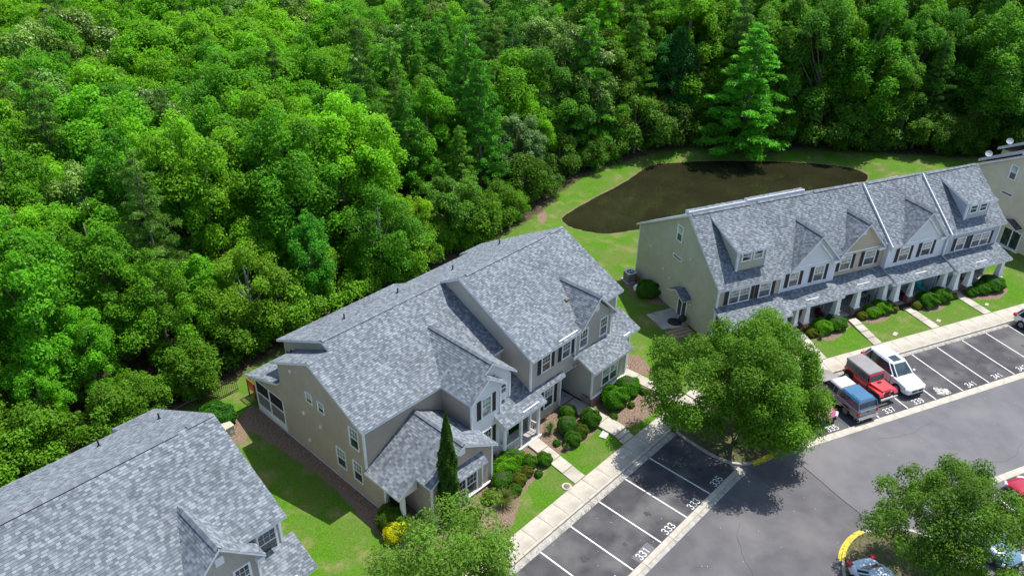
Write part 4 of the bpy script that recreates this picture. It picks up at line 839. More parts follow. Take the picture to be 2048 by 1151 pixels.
def limbs(h, ends, r0, rng, base=0.35):
    mb = MB(); k = 6; ph = rng.random() * 6; path = [(0.12 * math.sin(i * .9 + ph) * i / k, 0.12 * math.cos(i * 1.1 + ph) * i / k, -0.2 + h * i / k) for i in range(k + 1)]
    mb.tube(path, [r0 * (1.25 if i == 0 else 1 - 0.8 * i / k) for i in range(k + 1)], 8)
    for e in ends:
        z0 = max(base * h * 0.7, min(h * .85, e[2] * (0.45 + 0.25 * rng.random()))); a = np.array([0, 0, z0]); m_ = (a + e) / 2 + np.array([0, 0, -.06 * h * rng.random()]) + rng.normal(size=3) * .12
        mb.tube([tuple(a), tuple(m_), tuple(e)], [r0 * .32, r0 * .2, r0 * .07], 5, caps=False)
    return mb
def make_broad(rng, h, R, n, leaf=.16, aspect=.55, K=46, zc=.6, az=.42, mat='leaf', bark='bark', blob=(.26, .4), up=.45, density_bottom=-.5, taper=0.0):
    d = unit(rng.normal(size=(K, 3))); d = d[d[:, 2] > density_bottom]; rr = (0.45 + 0.5 * rng.random(len(d)) ** .6)[:, None]
    C = d * rr * np.array([R, R, h * az]); ang = np.arctan2(C[:, 1], C[:, 0]); C[:, :2] *= (1 + 0.22 * np.sin(2 * ang + rng.random() * 6) + 0.15 * np.sin(3 * ang + rng.random() * 6))[:, None]; C[:, 2] += h * zc
    Rb = R * (blob[0] + (blob[1] - blob[0]) * rng.random(len(C))); rel = np.clip((C[:, 2] / h - zc) / az, -1, 1); C[:, :2] *= (1.08 - taper * rel)[:, None]; Rb = Rb * (1 - taper * .5 * rel)
    P, Nn, sh = blobs_to_leaves(C, Rb, n, rng, up=up); keep = P[:, 2] > 0.15
    P, Nn, sh = P[keep], Nn[keep], sh[keep]
    ends = C[rng.choice(len(C), min(18, len(C)), replace=False)]
    return leaf_obj_mesh('crown', P, Nn, leaf, aspect, rng, M[mat], sh), limbs(h * .8, ends, .035 * h ** .8 + .03, rng).mesh('trunk', M[bark], smooth=True)
def make_pine(rng, h, R, n, leaf=.2, aspect=.16, mat='needle', start=.22, pw=.8, tiers=15):
    C = []; Rb = []; ends = []
    for i in range(tiers):
        f = i / (tiers - 1); z = h * (start + (1 - start) * f); r = R * (1 - f) ** pw * (.8 + .4 * rng.random()) + .18; nb = max(3, int(7 - 3 * f)); a0 = rng.random() * 6.28
        for j in range(nb):
            a = a0 + 6.28 * j / nb + rng.normal() * .2; rl = r * (.7 + .45 * rng.random()); ends.append(np.array([rl * math.cos(a) * .9, rl * math.sin(a) * .9, z]))
            for q in (.45, .75, 1.0):
                if q * rl < .35 and q < 1: continue
                C.append([rl * q * math.cos(a) + rng.normal() * .12, rl * q * math.sin(a) + rng.normal() * .12, z + .18 * q * rl * .5 + rng.normal() * .12]); Rb.append((.34 + .28 * rng.random()) * (.65 + .5 * (1 - f)))
    C = np.array(C); Rb = np.array(Rb)
    P, Nn, sh = blobs_to_leaves(C, Rb, n, rng, up=.25, rand=.9, squash=.7)
    mb = MB(); mb.tube([(0, 0, -.2), (0, 0, h * .5), (0, 0, h * .97)], [.16 + h * .007, .12, .03], 7)
    for e in ends[::2]: mb.tube([(0, 0, e[2] - .25), tuple(e)], [.05, .015], 4, caps=False)
    return leaf_obj_mesh('crown', P, Nn, leaf, aspect, rng, M[mat], sh), mb.mesh('trunk', M['bark'], smooth=True)
def plant(meshes, label, cat, x, y, z=0.0, sc=1.0, rz=0.0, group=None, color=(.08, .2, .02), name='tree', szz=None, parts=('crown', 'trunk'), trunk_color=None):
    r = thing(name, label, cat, (x, y, z), rz, group)
    for nm, me in zip(parts, meshes):
        if me is None: continue
        o = link(nm, me, r, color=color); o.scale = (sc, sc, szz or sc)
    return r
rg = np.random.default_rng(12)
BROAD = [make_broad(rg, 15, 3.4 + .22 * i, 30000, K=110 - 6 * i, leaf=.125, taper=(.1, .45, .25, .6, .15, .4)[i], density_bottom=-.95, zc=.54, az=.47, blob=(.14, .32)) for i in range(6)]
WIDE = [make_broad(rg, 13, 4.6, 32000, K=130, zc=.62, az=.36, leaf=.12, blob=(.12, .26), taper=.15) for i in range(3)]
FLOW = [make_broad(rg, 14, 4.0, 28000, K=110, leaf=.13, mat='leaf_flower', density_bottom=-.9, blob=(.14, .28), taper=.3) for i in range(2)]
LOOSE = [make_broad(rg, 12, 2.9 + .3 * i, 22000, K=95, leaf=.105, taper=.25, bark='bark_grey', blob=(.17, .30), zc=.5, az=.49, density_bottom=-1) for i in range(3)]
PINE = [make_pine(rg, 18, 3.3, 22000, leaf=.2, aspect=.15) for i in range(3)]
CON = [make_pine(rg, 15, 3.4, 26000, leaf=.16, aspect=.25, start=.05, pw=.75, tiers=20) for i in range(2)]
LOW = [make_broad(rg, 5, 2.2, 8000, K=40, zc=.45, az=.5, leaf=.11, density_bottom=-1) for i in range(3)]
ca, sa, cc, sc_ = math.cos(AA), math.sin(AA), math.cos(AC), math.sin(AC)
rr = random.Random(99)
def zone_of(x, y, h):
    sA, tA = x * ca + y * sa, -x * sa + y * ca; d = float(sdist(FOREST, np.array([x]), np.array([y]))[0]); row = 'front' if d < 5 else ('second' if d < 11 else 'third' if d < 18 else 'deep')
    if x > 20 and y > 90: return row + ' rank ' + ('right of the pond' if x > 46 else 'beyond the far pond bank')
    if x > 4 and y > 78: return row + ' rank at the left pond bank'
    return row + ' rank ' + ('behind the left house' if sA < 22 else 'behind the left half of the middle house' if sA < 34 else 'behind the right half of the middle house' if sA < 47 else 'between middle house and pond')
KINDS = {'broad': (BROAD, 'broadleaf tree', 'rounded broadleaf tree'), 'dark': (BROAD, 'broadleaf tree', 'dark broadleaf tree'), 'wide': (WIDE, 'broadleaf tree', 'spreading tree'), 'flow': (FLOW, 'flowering tree', 'cream-flecked tree'),
         'loose': (LOOSE, 'young tree', 'slender yellow-green tree'), 'pine': (PINE, 'pine', 'dark pine'), 'con': (CON, 'conifer', 'conical conifer')}
COLS = {'broad': (.118, .300, .009), 'dark': (.090, .220, .014), 'wide': (.135, .340, .009), 'flow': (.130, .250, .036), 'loose': (.165, .325, .010), 'pine': (.080, .175, .022), 'con': (.098, .260, .018)}
def forest_tree(kind, x, y, h, label=None, z=None, colr=None, sxy=None):
    ms, cat, desc = KINDS[kind]; me = rr.choice(ms); base = {'broad': 15, 'dark': 15, 'wide': 13, 'flow': 14, 'loose': 12, 'pine': 18, 'con': 15}[kind]; sc = h / base
    zone = zone_of(x, y, h); c = colr or COLS[kind]; v = rr.uniform(.82, 1.38); hs = rr.uniform(-.032, .014)
    c = (max(.01, c[0] * v + hs), c[1] * v, c[2] * v)
    tone = 'pale' if v > 1.12 else ('deep-toned' if v < .94 else 'mid-toned'); lb = label or f'{tone} {desc}, {zone}'
    nm = {'pine': 'pine_tree', 'con': 'conifer_tree', 'flow': 'flowering_tree'}.get(kind, 'tree')
    return plant(me, lb, cat, x, y, 0, sxy or sc * rr.uniform(.92, 1.12), rr.uniform(0, 6.28), None if label else f'{tone} {desc}s, {zone}', c, nm, szz=sc)
def in_forest(x, y, d=0): return float(sdist(FOREST, np.array([x]), np.array([y]))[0]) > d
def proj(x, y, z):
    v = Vector((x, y, z - CAM_H)); zz = v.dot(_f); return (1024 + 1627.03 * v.dot(_x2) / zz, 575.5 - 1627.03 * v.dot(_u2) / zz) if zz > 1 else (-9999, 0)
# named individuals (world x, y, height)
SPECIAL = [('con', 28.3, 96.4, 15.2, 'bright green feathery conical conifer leaning over the pond shadow, tallest by the bank', (.11, .40, .02), 1.65),
           ('broad', 19.8, 101, 14.0, None, (.04, .12, .02), None), ('flow', 0.2, 83.5, 8.5, 'cream-flecked domed tree at the pond corner nearest the middle townhouses', (.10, .185, .05), .75),
           ('con', 11.0, 101, 19.0, 'vivid lime green tree standing narrow among darker pines above the pond', (.14, .42, .01), 1.0),
           ('loose', -11.5, 62.5, 10, 'tallest yellow-green tree right behind the middle roof', (.10, .27, .012), .95), ('loose', -20.5, 53.5, 9, 'yellow-green tree behind the screened porch corner', (.13, .29, .012), .95),
           ('broad', -16.5, 57.5, 9.5, 'glossy emerald young tree behind the lower roof of the middle townhouses', (.075, .26, .016), .6),
           ('loose', -5.6, 69.5, 8.5, 'wispy yellow-green tree near the highest end of the middle ridge', (.12, .25, .02), .9)]
taken = []
for kd, x, y, h, lb, cl, sx in SPECIAL:
    forest_tree(kd, x, y, h, lb, colr=cl, sxy=sx); taken.append((x, y))
cnt = 0
def zone_kind(x, y, edge):
    r = rr.random(); px, py = proj(x, y, 12)
    if edge < 4 and px < 1100: return 'loose' if r < .42 else ('broad' if r < .8 else 'dark')
    if px < 700: return 'wide' if (r < .5 and py < 330) else ('broad' if r < .72 else ('pine' if r < .86 else ('flow' if r < .91 else 'dark')))
    if px < 1250: return 'con' if r < .26 else ('pine' if r < .5 else ('flow' if r < .64 else ('broad' if r < .76 else 'dark')))
    return 'dark' if r < .42 else ('con' if r < .58 else ('pine' if r < .72 else ('broad' if r < .93 else 'flow')))
step = 4.9; rowi = 0; y = 20.0
while y < 136:
    x = -72 + (step / 2 if rowi % 2 else 0)
    while x < 88:
        jx, jy = x + rr.uniform(-1.3, 1.3), y + rr.uniform(-1.3, 1.3); x += step
        d = float(sdist(FOREST, np.array([jx]), np.array([jy]))[0])
        if d < 1.9: continue
        h = rr.uniform(11.5, 16.5) if d > 6 else rr.uniform(7.5, 11) + (3.5 if jy > 90 else 0)
        if jx > 8 and jy > 92: h += 3.5 if d > 4 else 1.0
        px, py = proj(jx, jy, h * .65); pt = proj(jx, jy, 0)
        if px < -140 or px > 2190 or py > 1250 or pt[1] < 40 and proj(jx, jy, h)[1] < -260: continue
        if proj(jx, jy, h)[1] < -330: continue
        if any((jx - a) ** 2 + (jy - b_) ** 2 < 7 for a, b_ in taken): continue
        kd = zone_kind(jx, jy, d); 
        if kd in ('pine', 'con') and d > 6: h *= 1.12
        forest_tree(kd, jx, jy, h); cnt += 1
    y += step * .866; rowi += 1
print('forest trees', cnt)
# understorey along the edge of the wood
ucnt = 0
SEG = ['left of the left house', 'behind the left house', 'by the black fence', 'behind the screened porch', 'behind the middle house', 'at the high end of the middle roof', 'at the near pond corner', 'on the left pond bank', 'halfway up the left pond bank', 'at the upper left pond bank', 'at the far left pond corner', 'left of the pond conifer', 'right of the pond conifer', 'beyond the pond centre', 'beyond the right pond end', 'above the row ridge', 'behind the brown roof'] + ['far right'] * 9
for i in range(len(FOREST) - 4):
    a, b_ = Vector(FOREST[i]), Vector(FOREST[i + 1]); L = (b_ - a).length; n_ = Vector((-(b_ - a).y, (b_ - a).x)).normalized(); k = int(L / 1.9)
    for j in range(k):
        p = a + (b_ - a) * ((j + rr.random()) / k) + n_ * rr.uniform(.6, 2.6); px, py = proj(p.x, p.y, 1)
        if px < -60 or px > 2110 or py > 1200: continue
        big_ = p.x > 14
        sc = rr.uniform(.45, 1.15) * (1.35 if big_ else 1); v = rr.uniform(.6, 1.2); near = p.x < 3
        plant(rr.choice(LOW), (lbb := f"{'pale' if v > 1 else 'mid-green' if v > .8 else 'dark'} {'tall' if sc > .9 else 'medium' if sc > .65 else 'low'} bush at the wood edge {SEG[i]}"), 'bush', p.x, p.y, 0, sc, rr.uniform(0, 6.28), lbb.replace(' bush', ' bushes'), (.12 * v, .28 * v, .012 * v) if near else (.09 * v, .21 * v, .016 * v), 'understorey_bush'); ucnt += 1
print('bushes', ucnt)
# street trees: dense small foliage, seen close
def street(seed, h, R, n, leaf, **kw): return make_broad(np.random.default_rng(seed), h, R, n, leaf=leaf, aspect=.5, **kw)
big = street(5, 9.4, 5.15, 98000, .088, K=200, zc=.50, az=.47, blob=(.10, .21), density_bottom=-.8)
plant(big, 'large dense oak spreading over the corner where both pavements meet', 'street tree', 15.95, 42.6, .1, 1.0, .6, None, (.098, .225, .012), 'oak_tree')
mid = street(8, 8.0, 4.2, 44000, .078, K=140, zc=.55, az=.42, blob=(.11, .20), density_bottom=-.8)
plant(mid, 'oak on the yellow-kerbed island in the lower right corner', 'street tree', 24.3, 30.9, .1, 1.0, 0, None, (.100, .210, .018), 'oak_tree')
low_oak = street(17, 8.0, 4.3, 26000, .085, K=120, zc=.55, az=.42, blob=(.13, .23), density_bottom=-.7)
plant(low_oak, 'oak cut off by the bottom edge in front of the middle townhouses', 'street tree', -2.8, 26.4, .1, 1.0, 2.2, None, (.112, .225, .022), 'oak_tree')
# clipped shrubs
def make_ball(rng, R, hh, n, leaf=.045, flat=1.0, lump=.06, mat='leaf'):
    d = unit(rng.normal(size=(n, 3))); d[:, 2] = np.where(d[:, 2] < -.55, -d[:, 2], d[:, 2]); a = np.arctan2(d[:, 1], d[:, 0])
    r = 1 + lump * np.sin(a * 3 + rng.random() * 6) + lump * np.sin(a * 5 + d[:, 2] * 6) + rng.normal(size=n) * .025
    P = d * r[:, None] * np.array([R, R, hh / 1.75]); fl_ = hh / 1.75 * flat; P[:, 2] = np.where(P[:, 2] > fl_, fl_ + .45 * (P[:, 2] - fl_) + rng.normal(size=n) * .02, P[:, 2]) + hh * .48; Nn = unit(d + rng.normal(size=(n, 3)) * .55); return leaf_obj_mesh('foliage', P, Nn, leaf, .6, rng, M[mat], np.clip(.5 + .25 * rng.normal(size=n), 0, 1))
BALL = [make_ball(rg, 1, 1.5, 9000, .065), make_ball(rg, 1, 1.35, 9000, .065, flat=.8), make_ball(rg, 1, 1.5, 9000, .08, lump=.1)]
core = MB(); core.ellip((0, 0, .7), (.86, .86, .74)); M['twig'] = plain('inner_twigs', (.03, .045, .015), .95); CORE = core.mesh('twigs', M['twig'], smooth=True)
def shrub(x, y, r, label, i=0, hs=1.0, colr=(.085, .22, .012), group=None, z=.08, sx=1.0, rz=0.0, cat='shrub'):
    t = thing('clipped_shrub', label, cat, (x, y, z), rz, group)
    for nm, me in (('foliage', BALL[i % 3]), ('twigs', CORE)):
        o = link(nm, me, t, color=colr); o.scale = (r * sx, r, r * hs)
LIME, DEEP, OLV = (.115, .31, .008), (.065, .18, .010), (.145, .18, .018)
def shA(s, t, r, label, **kw): p = W(AA, s, t); shrub(p.x, p.y, r, label, rz=AA + .1, **kw)
def shC(s, t, r, label, **kw): p = W(AC, s, t); shrub(p.x, p.y, r, label, rz=AC, **kw)
shA(29.2, 27.15, .62, 'dark box bush tucked under the porch railing', colr=DEEP, i=0, sx=1.1)
shA(29.75, 26.85, .62, 'bright clipped bush directly in front of the porch railing', colr=LIME, i=1)
shA(30.15, 26.0, .5, 'rounded green bush left of the first garden path, right of its lime neighbours', i=0); shA(30.95, 25.45, .52, 'isolated green ball bush touching the first garden path', i=0)
shA(28.45, 26.75, .68, 'large lime green bush beside the right corner of the left bay', colr=LIME, i=2, sx=1.25); shA(28.95, 26.05, .42, 'small green ball behind the olive tipped ball', i=0)
shA(29.35, 25.55, .42, 'small ball bush with bronze tips nearest the lawn curve', colr=(.13, .15, .02), i=0); shA(27.6, 26.1, .62, 'flat-topped deep green bush in front of the bay window end', colr=DEEP, i=1, sx=1.3)
shA(28.45, 25.4, .48, 'olive ball bush between the flat-topped bush and the lawn', colr=OLV, i=0); shA(27.65, 25.0, .42, 'lowest small green ball beside the ornamental grass', colr=DEEP, i=0)
shA(26.1, 25.7, .45, 'yellowish olive ball bush under the bay window', colr=OLV, i=2); shA(24.3, 25.4, .5, 'olive bush half hidden by the bottom oak', colr=OLV, i=2)
shA(35.7, 27.35, .58, 'rearmost ball bush in the bed between the two garden paths', i=1, hs=1.1); shA(34.35, 26.35, .66, 'pale green column-shaped ball in the middle of the path bed', i=1, colr=(.085, .23, .03), hs=1.35)
shA(33.75, 25.35, .58, 'dark green ball nearest the first lawn in the path bed', colr=DEEP, i=0); shA(34.75, 25.5, .56, 'bronze-green ball between two others in the path bed', colr=(.085, .14, .012), i=0); shA(36.1, 25.7, .72, 'largest ball bush beside the second garden path', colr=(.06, .17, .01), i=0, hs=1.1)
shA(39.05, 25.85, .95, 'huge bright green bush against the brick bay corner', colr=(.075, .25, .008), i=2, hs=.95); shA(40.9, 25.95, .9, 'huge bright green bush below the right bay window', colr=(.075, .25, .008), i=1, hs=.95)
for s_, t_, r_, lb in ((39.7, 24.75, .25, 'tiny green bush in bark mulch right of the huge pair'), (37.75, 24.85, .27, 'tiny green bush between path and huge bush'), (41.6, 25.0, .28, 'tiny bush at the upper end of the right mulch bed'), (29.85, 24.95, .26, 'tiny seedling bush on the mulch by the first lawn'), (32.9, 26.0, .25, 'tiny seedling bush by the porch corner in mulch')):
    shA(s_, t_, r_, lb, i=2)
shA(20.5, 28.6, .85, 'round olive bush at the bottom left corner of the middle house', colr=(.09, .17, .012), i=0); 
shA(20.1, 27.7, .7, 'brilliant yellow bush beside the left entrance', colr=(.55, .56, .01), i=2, hs=.9); shA(20.95, 27.6, .5, 'small brilliant yellow bush nearest the entrance post', colr=(.5, .52, .01), i=2)
shA(17.95, 44.3, 1.25, 'big smooth dark green hedge ball behind the left foreground house', colr=(.04, .16, .01), i=0, hs=.8)
for i, (s_, t_, r_, lb) in enumerate(((46.0, 41.3, .85, 'large square-clipped bush left of the second path in the right row'), (47.5, 41.3, .9, 'large square-clipped bush touching the second path in the right row'), (44.85, 41.1, .5, 'small olive bush beside the first path of the right row'),
        (50.6, 41.6, .5, 'small olive ball right of the second path'), (51.75, 41.65, .75, 'bright clipped bush in front of the tan gable porch'), (52.9, 41.75, .8, 'bright clipped bush nearer the third path'), (53.95, 41.5, .5, 'small thin bush by the brick pier at the third path'),
        (56.4, 41.1, .52, 'small grey-green ball right of the third path'), (57.6, 41.15, .9, 'large bush in front of the turquoise chair'), (59.3, 41.3, .9, 'large bush left of the fourth path'), (60.55, 41.2, .5, 'thin small bush touching the fourth path'),
        (62.6, 40.95, .6, 'grey leafed bush right of the fourth path'), (63.8, 40.9, .75, 'green bush in the last bed of the row'), (65.3, 41.0, 1.05, 'widest bush at the far right end bed'), (36.3 - .75, 51.6, 1.0, 'round bush against the olive end wall'))):
    shC(s_, t_, r_, lb, i=i, colr=(OLV if r_ < .55 else LIME if i in (0, 4, 5) else (.065, .2, .012)), hs=.8)
# ornamental grass tuft, small loose plants
def tuft(n, R, h, rng, wd=.012):
    mb = MB()
    for i in range(n):
        a = rng.random() * 6.28; l = R * (.4 + .6 * rng.random()); hh = h * (.6 + .5 * rng.random()); c, s_ = math.cos(a), math.sin(a); mb.cur = rng.random()
        pts = [(0.05 * c, .05 * s_, 0), (l * .35 * c, l * .35 * s_, hh * .75), (l * .75 * c, l * .75 * s_, hh), (l * c, l * s_, hh * .7)]
        for j in range(3):
            p0, p1 = pts[j], pts[j + 1]; w0, w1 = wd * (1 - j * .25), wd * (.75 - j * .25); mb.add([(p0[0] - s_ * w0, p0[1] + c * w0, p0[2]), (p0[0] + s_ * w0, p0[1] - c * w0, p0[2]), (p1[0] + s_ * w1, p1[1] - c * w1, p1[2]), (p1[0] - s_ * w1, p1[1] + c * w1, p1[2])], [(0, 1, 2, 3)])
    return mb
p = W(AA, 26.5, 24.8, .1); o = obj('ornamental_grass', tuft(420, .95, .9, random.Random(3)), M['leaf'], color=(.17, .22, .05)); o.location = p; o['label'] = 'arching olive ornamental grass clump on the mulch by the first lawn'; o['category'] = 'grass clump'
for s_, t_, r_, lb in ((33.4, 27.1, .8, 'leggy young green shrub by the ground floor window'), (35.2, 26.55, .6, 'silvery spiky plant among the ball bushes'), (32.9, 25.2, .5, 'spiky yellow-green plant beside the first path bed corner'), (45.2, 40.35, .5, 'spiky pale plant near the first path of the right row'), (57.0, 40.4, .5, 'spiky pale plant near the third path of the right row')):
    p = W(AA if t_ < 30 else AC, s_, t_, .1); o = obj('garden_plant', tuft(130, r_ * .6, r_, random.Random(int(s_ * 10)), .02), M['leaf'], color=(.14, .24, .06)); o.location = p; o['label'] = lb; o['category'] = 'plant'
# columnar cypress at the bay
rc = np.random.default_rng(44); n = 26000; zz = rc.random(n) ** .8; H = 8.4; aa = rc.random(n) * 6.283; rad = .57 * np.minimum(1, (1 - zz) * 2.1) ** .75 * np.minimum(1, .7 + zz * 2) * (1 + .13 * np.sin(aa * 4 + zz * 23) + .1 * np.sin(aa * 7 - zz * 41)) * (.8 + .22 * rc.random(n))
P = np.stack([rad * np.cos(aa), rad * np.sin(aa), .15 + zz * H], 1); Nn = unit(np.stack([np.cos(aa), np.sin(aa), .35 + 0 * aa], 1) + rc.normal(size=(n, 3)) * .5)
cy = leaf_obj_mesh('crown', P, Nn, .06, .4, rc, M['leaf'], np.clip(.5 + .3 * rc.normal(size=n), 0, 1)); mb = MB(); mb.tube([(0, 0, -.1), (0, 0, 7.6)], [.11, .02], 7); mb.ellip((0, 0, 3.2), (.42, .42, 3.0), 10, 8)
p = W(AA, 23.2, 26.3); plant((cy, mb.mesh('trunk', M['twig'], smooth=True)), 'slim dark green column cypress in front of the left bay', 'cypress', p.x, p.y, 0, 1, 0, None, (.052, .135, .012), 'cypress_tree')
# fallen needles and blossom litter are left to the ground colours; rocks by the right bed
# ================================================================== VEHICLES
def paint(name, c, rough=.28): return plain(name, c, rough, .5, 0, .8, .02)
M['p_white'] = paint('white_car_paint', (.78, .79, .80)); M['p_red'] = paint('bright_red_paint', (.55, .018, .022)); M['p_crimson'] = paint('crimson_paint', (.36, .006, .022)); M['p_tan'] = paint('beige_metallic_paint', (.27, .24, .215)); M['p_silver'] = paint('silver_paint', (.52, .52, .50))
M['p_blue'] = paint('camper_blue_paint', (.035, .13, .24)); M['p_steel'] = paint('steel_blue_paint', (.10, .20, .28)); M['p_pink'] = paint('dark_pink_paint', (.42, .10, .20)); M['p_pale'] = paint('pale_blue_white_paint', (.60, .70, .76))
M['tyre'] = plain('tyre_rubber', (.018, .018, .018), .85); M['rim'] = plain('alloy_rim', (.42, .42, .43), .35, metal=.5); M['cglass'] = glass('car_glass', (.03, .05, .055), .03); M['canvas'] = plain('grey_canvas', (.24, .225, .225), .9); M['chrome'] = plain('chrome_bumper', (.55, .56, .58), .2, metal=.8)
M['lamp'] = plain('lamp_glass', (.70, .72, .75), .15); M['tail'] = plain('tail_lamp', (.45, .012, .01), .25); M['vinyl'] = plain('clear_vinyl', (.10, .11, .11), .25)
def wheel(parent, x, y, r, wd, mrim='rim'):
    sg = 1 if y > 0 else -1; mb = MB(); n = 20; yo, yi = y, y - sg * wd
    prof = [(r * .62, yo - sg * .02), (r * .93, yo), (r, yo - sg * .04), (r, yi + sg * .04), (r * .93, yi), (r * .5, yi)]
    vs = [(x + pr * math.cos(6.2832 * k / n), py, r + pr * math.sin(6.2832 * k / n)) for pr, py in prof for k in range(n)]
    mb.add(vs, [(i * n + k, (i + 1) * n + k, (i + 1) * n + (k + 1) % n, i * n + (k + 1) % n) for i in range(5) for k in range(n)])
    w_ = obj('wheel', mb, M['tyre'], parent, smooth=True)
    mb = MB(); ry = yo - sg * .035; mb.add([(x + r * .6 * math.cos(6.2832 * k / 20), ry, r + r * .6 * math.sin(6.2832 * k / 20)) for k in range(20)], [tuple(range(20))]); obj('brake_disc', mb, M['tyre'], w_)
    mb = MB()
    for k in range(5):
        a = 6.2832 * k / 5; c, s_ = math.cos(a), math.sin(a); q = .07; mb.add([(x - s_ * q, ry + sg * .02, r + c * q), (x + s_ * q, ry + sg * .02, r - c * q), (x + c * r * .6 + s_ * q * .8, ry + sg * .02, r + s_ * r * .6 - c * q * .8), (x + c * r * .6 - s_ * q * .8, ry + sg * .02, r + s_ * r * .6 + c * q * .8)], [(0, 1, 2, 3)])
    ring = [(x + rr_ * math.cos(6.2832 * k / 20), ry + sg * .022, r + rr_ * math.sin(6.2832 * k / 20)) for rr_ in (r * .55, r * .63) for k in range(20)]; mb.add(ring, [(k, (k + 1) % 20, 20 + (k + 1) % 20, 20 + k) for k in range(20)])
    obj('rim', mb, M[mrim], w_)
def loft_body(name, st, mat, parent, sub=2):
    """st: list of (x, half width, z bottom, z shoulder, z top)"""
    mb = MB(); n = 0; rings = []
    for x, w_, zb, zs, zt in st:
        half = [(w_ * .82, zb), (w_ * .98, zb + .10), (w_, zb + (zs - zb) * .45), (w_ * .985, zs - .05), (w_ * .93, zs), (w_ * .6, zt - .01), (w_ * .2, zt)]
        rings.append([(x, a, z) for a, z in half] + [(x, -a, z) for a, z in reversed(half)])
    k = len(rings[0]); mb.add([p for r in rings for p in r], [(i * k + j, i * k + (j + 1) % k, (i + 1) * k + (j + 1) % k, (i + 1) * k + j) for i in range(len(rings) - 1) for j in range(k)] + [tuple(range(k - 1, -1, -1)), tuple(range((len(rings) - 1) * k, len(rings) * k))])
    o = obj(name, mb, M[mat], parent, smooth=True); md = o.modifiers.new('s', 'SUBSURF'); md.levels = sub; md.render_levels = sub; return o
def bar(p, q, r): return MB().tube([p, q], r, 6)
def modern_car(label, cat, loc, rz, L, Wd, H, mat, belt=.98, hood=.98, suv=True, wr=.36, sunroof=False, name='parked_car', tailz=None, group=None, wb=.58):
    t = thing(name, label, cat, loc, rz, group); l, w_ = L / 2, Wd / 2; zb = .24
    if suv: st = [(-l, w_ * .80, .42, .80, .86), (-l + .06, w_ * .90, .34, belt - .04, belt + .02), (-l + .35, w_ * .98, zb, belt, belt + .05), (-l * .45, w_, zb, belt, belt + .02), (0, w_, zb, belt - .02, belt), (l * .32, w_, zb, belt - .03, belt + .02), (l * .5, w_ * .99, zb, hood - .05, hood + .07), (l - .45, w_ * .96, zb, hood - .14, hood - .02), (l - .14, w_ * .86, .26, hood - .28, hood - .2), (l - .01, w_ * .68, .32, .58, .62)]
    else: st = [(-l, w_ * .72, .40, .72, .78), (-l + .08, w_ * .86, .32, belt - .08, belt - .02), (-l + .5, w_ * .96, zb, belt - .02, belt + .04), (-l * .4, w_, zb, belt, belt + .02), (0, w_, zb, belt - .04, belt - .02), (l * .3, w_, zb, belt - .06, belt - .02), (l * .46, w_ * .99, zb, hood - .08, hood + .03), (l - .5, w_ * .95, zb, hood - .18, hood - .06), (l - .15, w_ * .82, .24, hood - .32, hood - .24), (l - .01, w_ * .62, .30, .50, .54)]
    loft_body('body', st, mat, t)
    x1, x2, x3, x4 = (l * .46, l * .12, -l * .80, -l + .12) if suv else (l * .42, -l * .0, -l * .42, -l * .74)
    wt_, wb_ = w_ * .74, w_ * .93; zz = belt - .04
    def cab(name, ins, top, m, parent=t, zt=H):
        rings = []
        for f in (0, .5, 1):
            z_ = zz + (zt - zz) * f; ww = wb_ + (wt_ - wb_) * (f ** 1.3) - ins; xa = x1 + (x2 - x1) * f - ins; xb = x4 + (x3 - x4) * f + ins
            rings.append([(xa, ww * .80, z_), (xa + .06 * (1 - f), 0, z_ + .01), (xa, -ww * .80, z_), (xa - .28, -ww, z_), ((xa + xb) / 2, -ww * 1.02, z_), (xb + .25, -ww * .98, z_), (xb, -ww * .78, z_), (xb - .03, 0, z_), (xb, ww * .78, z_), (xb + .25, ww * .98, z_), ((xa + xb) / 2, ww * 1.02, z_), (xa - .28, ww, z_)])
        k = 12; mb = MB(); mb.add([p for r in rings for p in r], [(i * k + j, (i + 1) * k + j, (i + 1) * k + (j + 1) % k, i * k + (j + 1) % k) for i in range(2) for j in range(k)] + [tuple(range(2 * k, 3 * k))]); return obj(name, mb, M[m], parent, smooth=False), rings
    g_, rings = cab('windows', 0, True, 'cglass'); R2 = rings[2]
    mb = MB(); ro = [(x * 1.0 + (0.03 if x > 0 else -.05), y_ * 1.03, H - .005) for x, y_, _ in R2]; ri = [(x * .93 - .02, y_ * .82, H + .055) for x, y_, _ in R2]; lo = [(x, y_, z_ - .05) for x, y_, z_ in ro]; k = 12
    mb.add(lo + ro + ri, [(i * k + j, i * k + (j + 1) % k, (i + 1) * k + (j + 1) % k, (i + 1) * k + j) for i in range(2) for j in range(k)] + [tuple(range(2 * k, 3 * k))]); obj('roof', mb, M[mat], t, smooth=True)
    for j in (0, 2, 3, 5, 6, 8, 9, 11):
        if j in (2, 6, 8, 0) or True:
            mb = MB(); mb.tube([rings[0][j], rings[1][j], rings[2][j]], .045 if j in (0, 2, 3, 11) else .05, 6, caps=False); obj('pillar', mb, M[mat], t, smooth=True)
    for j in (4, 10):
        for dx in (0, -.95 if suv else 0):
            if dx == 0 or suv: a, c_ = rings[0][j], rings[2][j]; obj('pillar', MB().tube([(a[0] + dx, a[1], a[2]), (c_[0] + dx * .9, c_[1], c_[2])], .03, 5), M['tyre'], t)
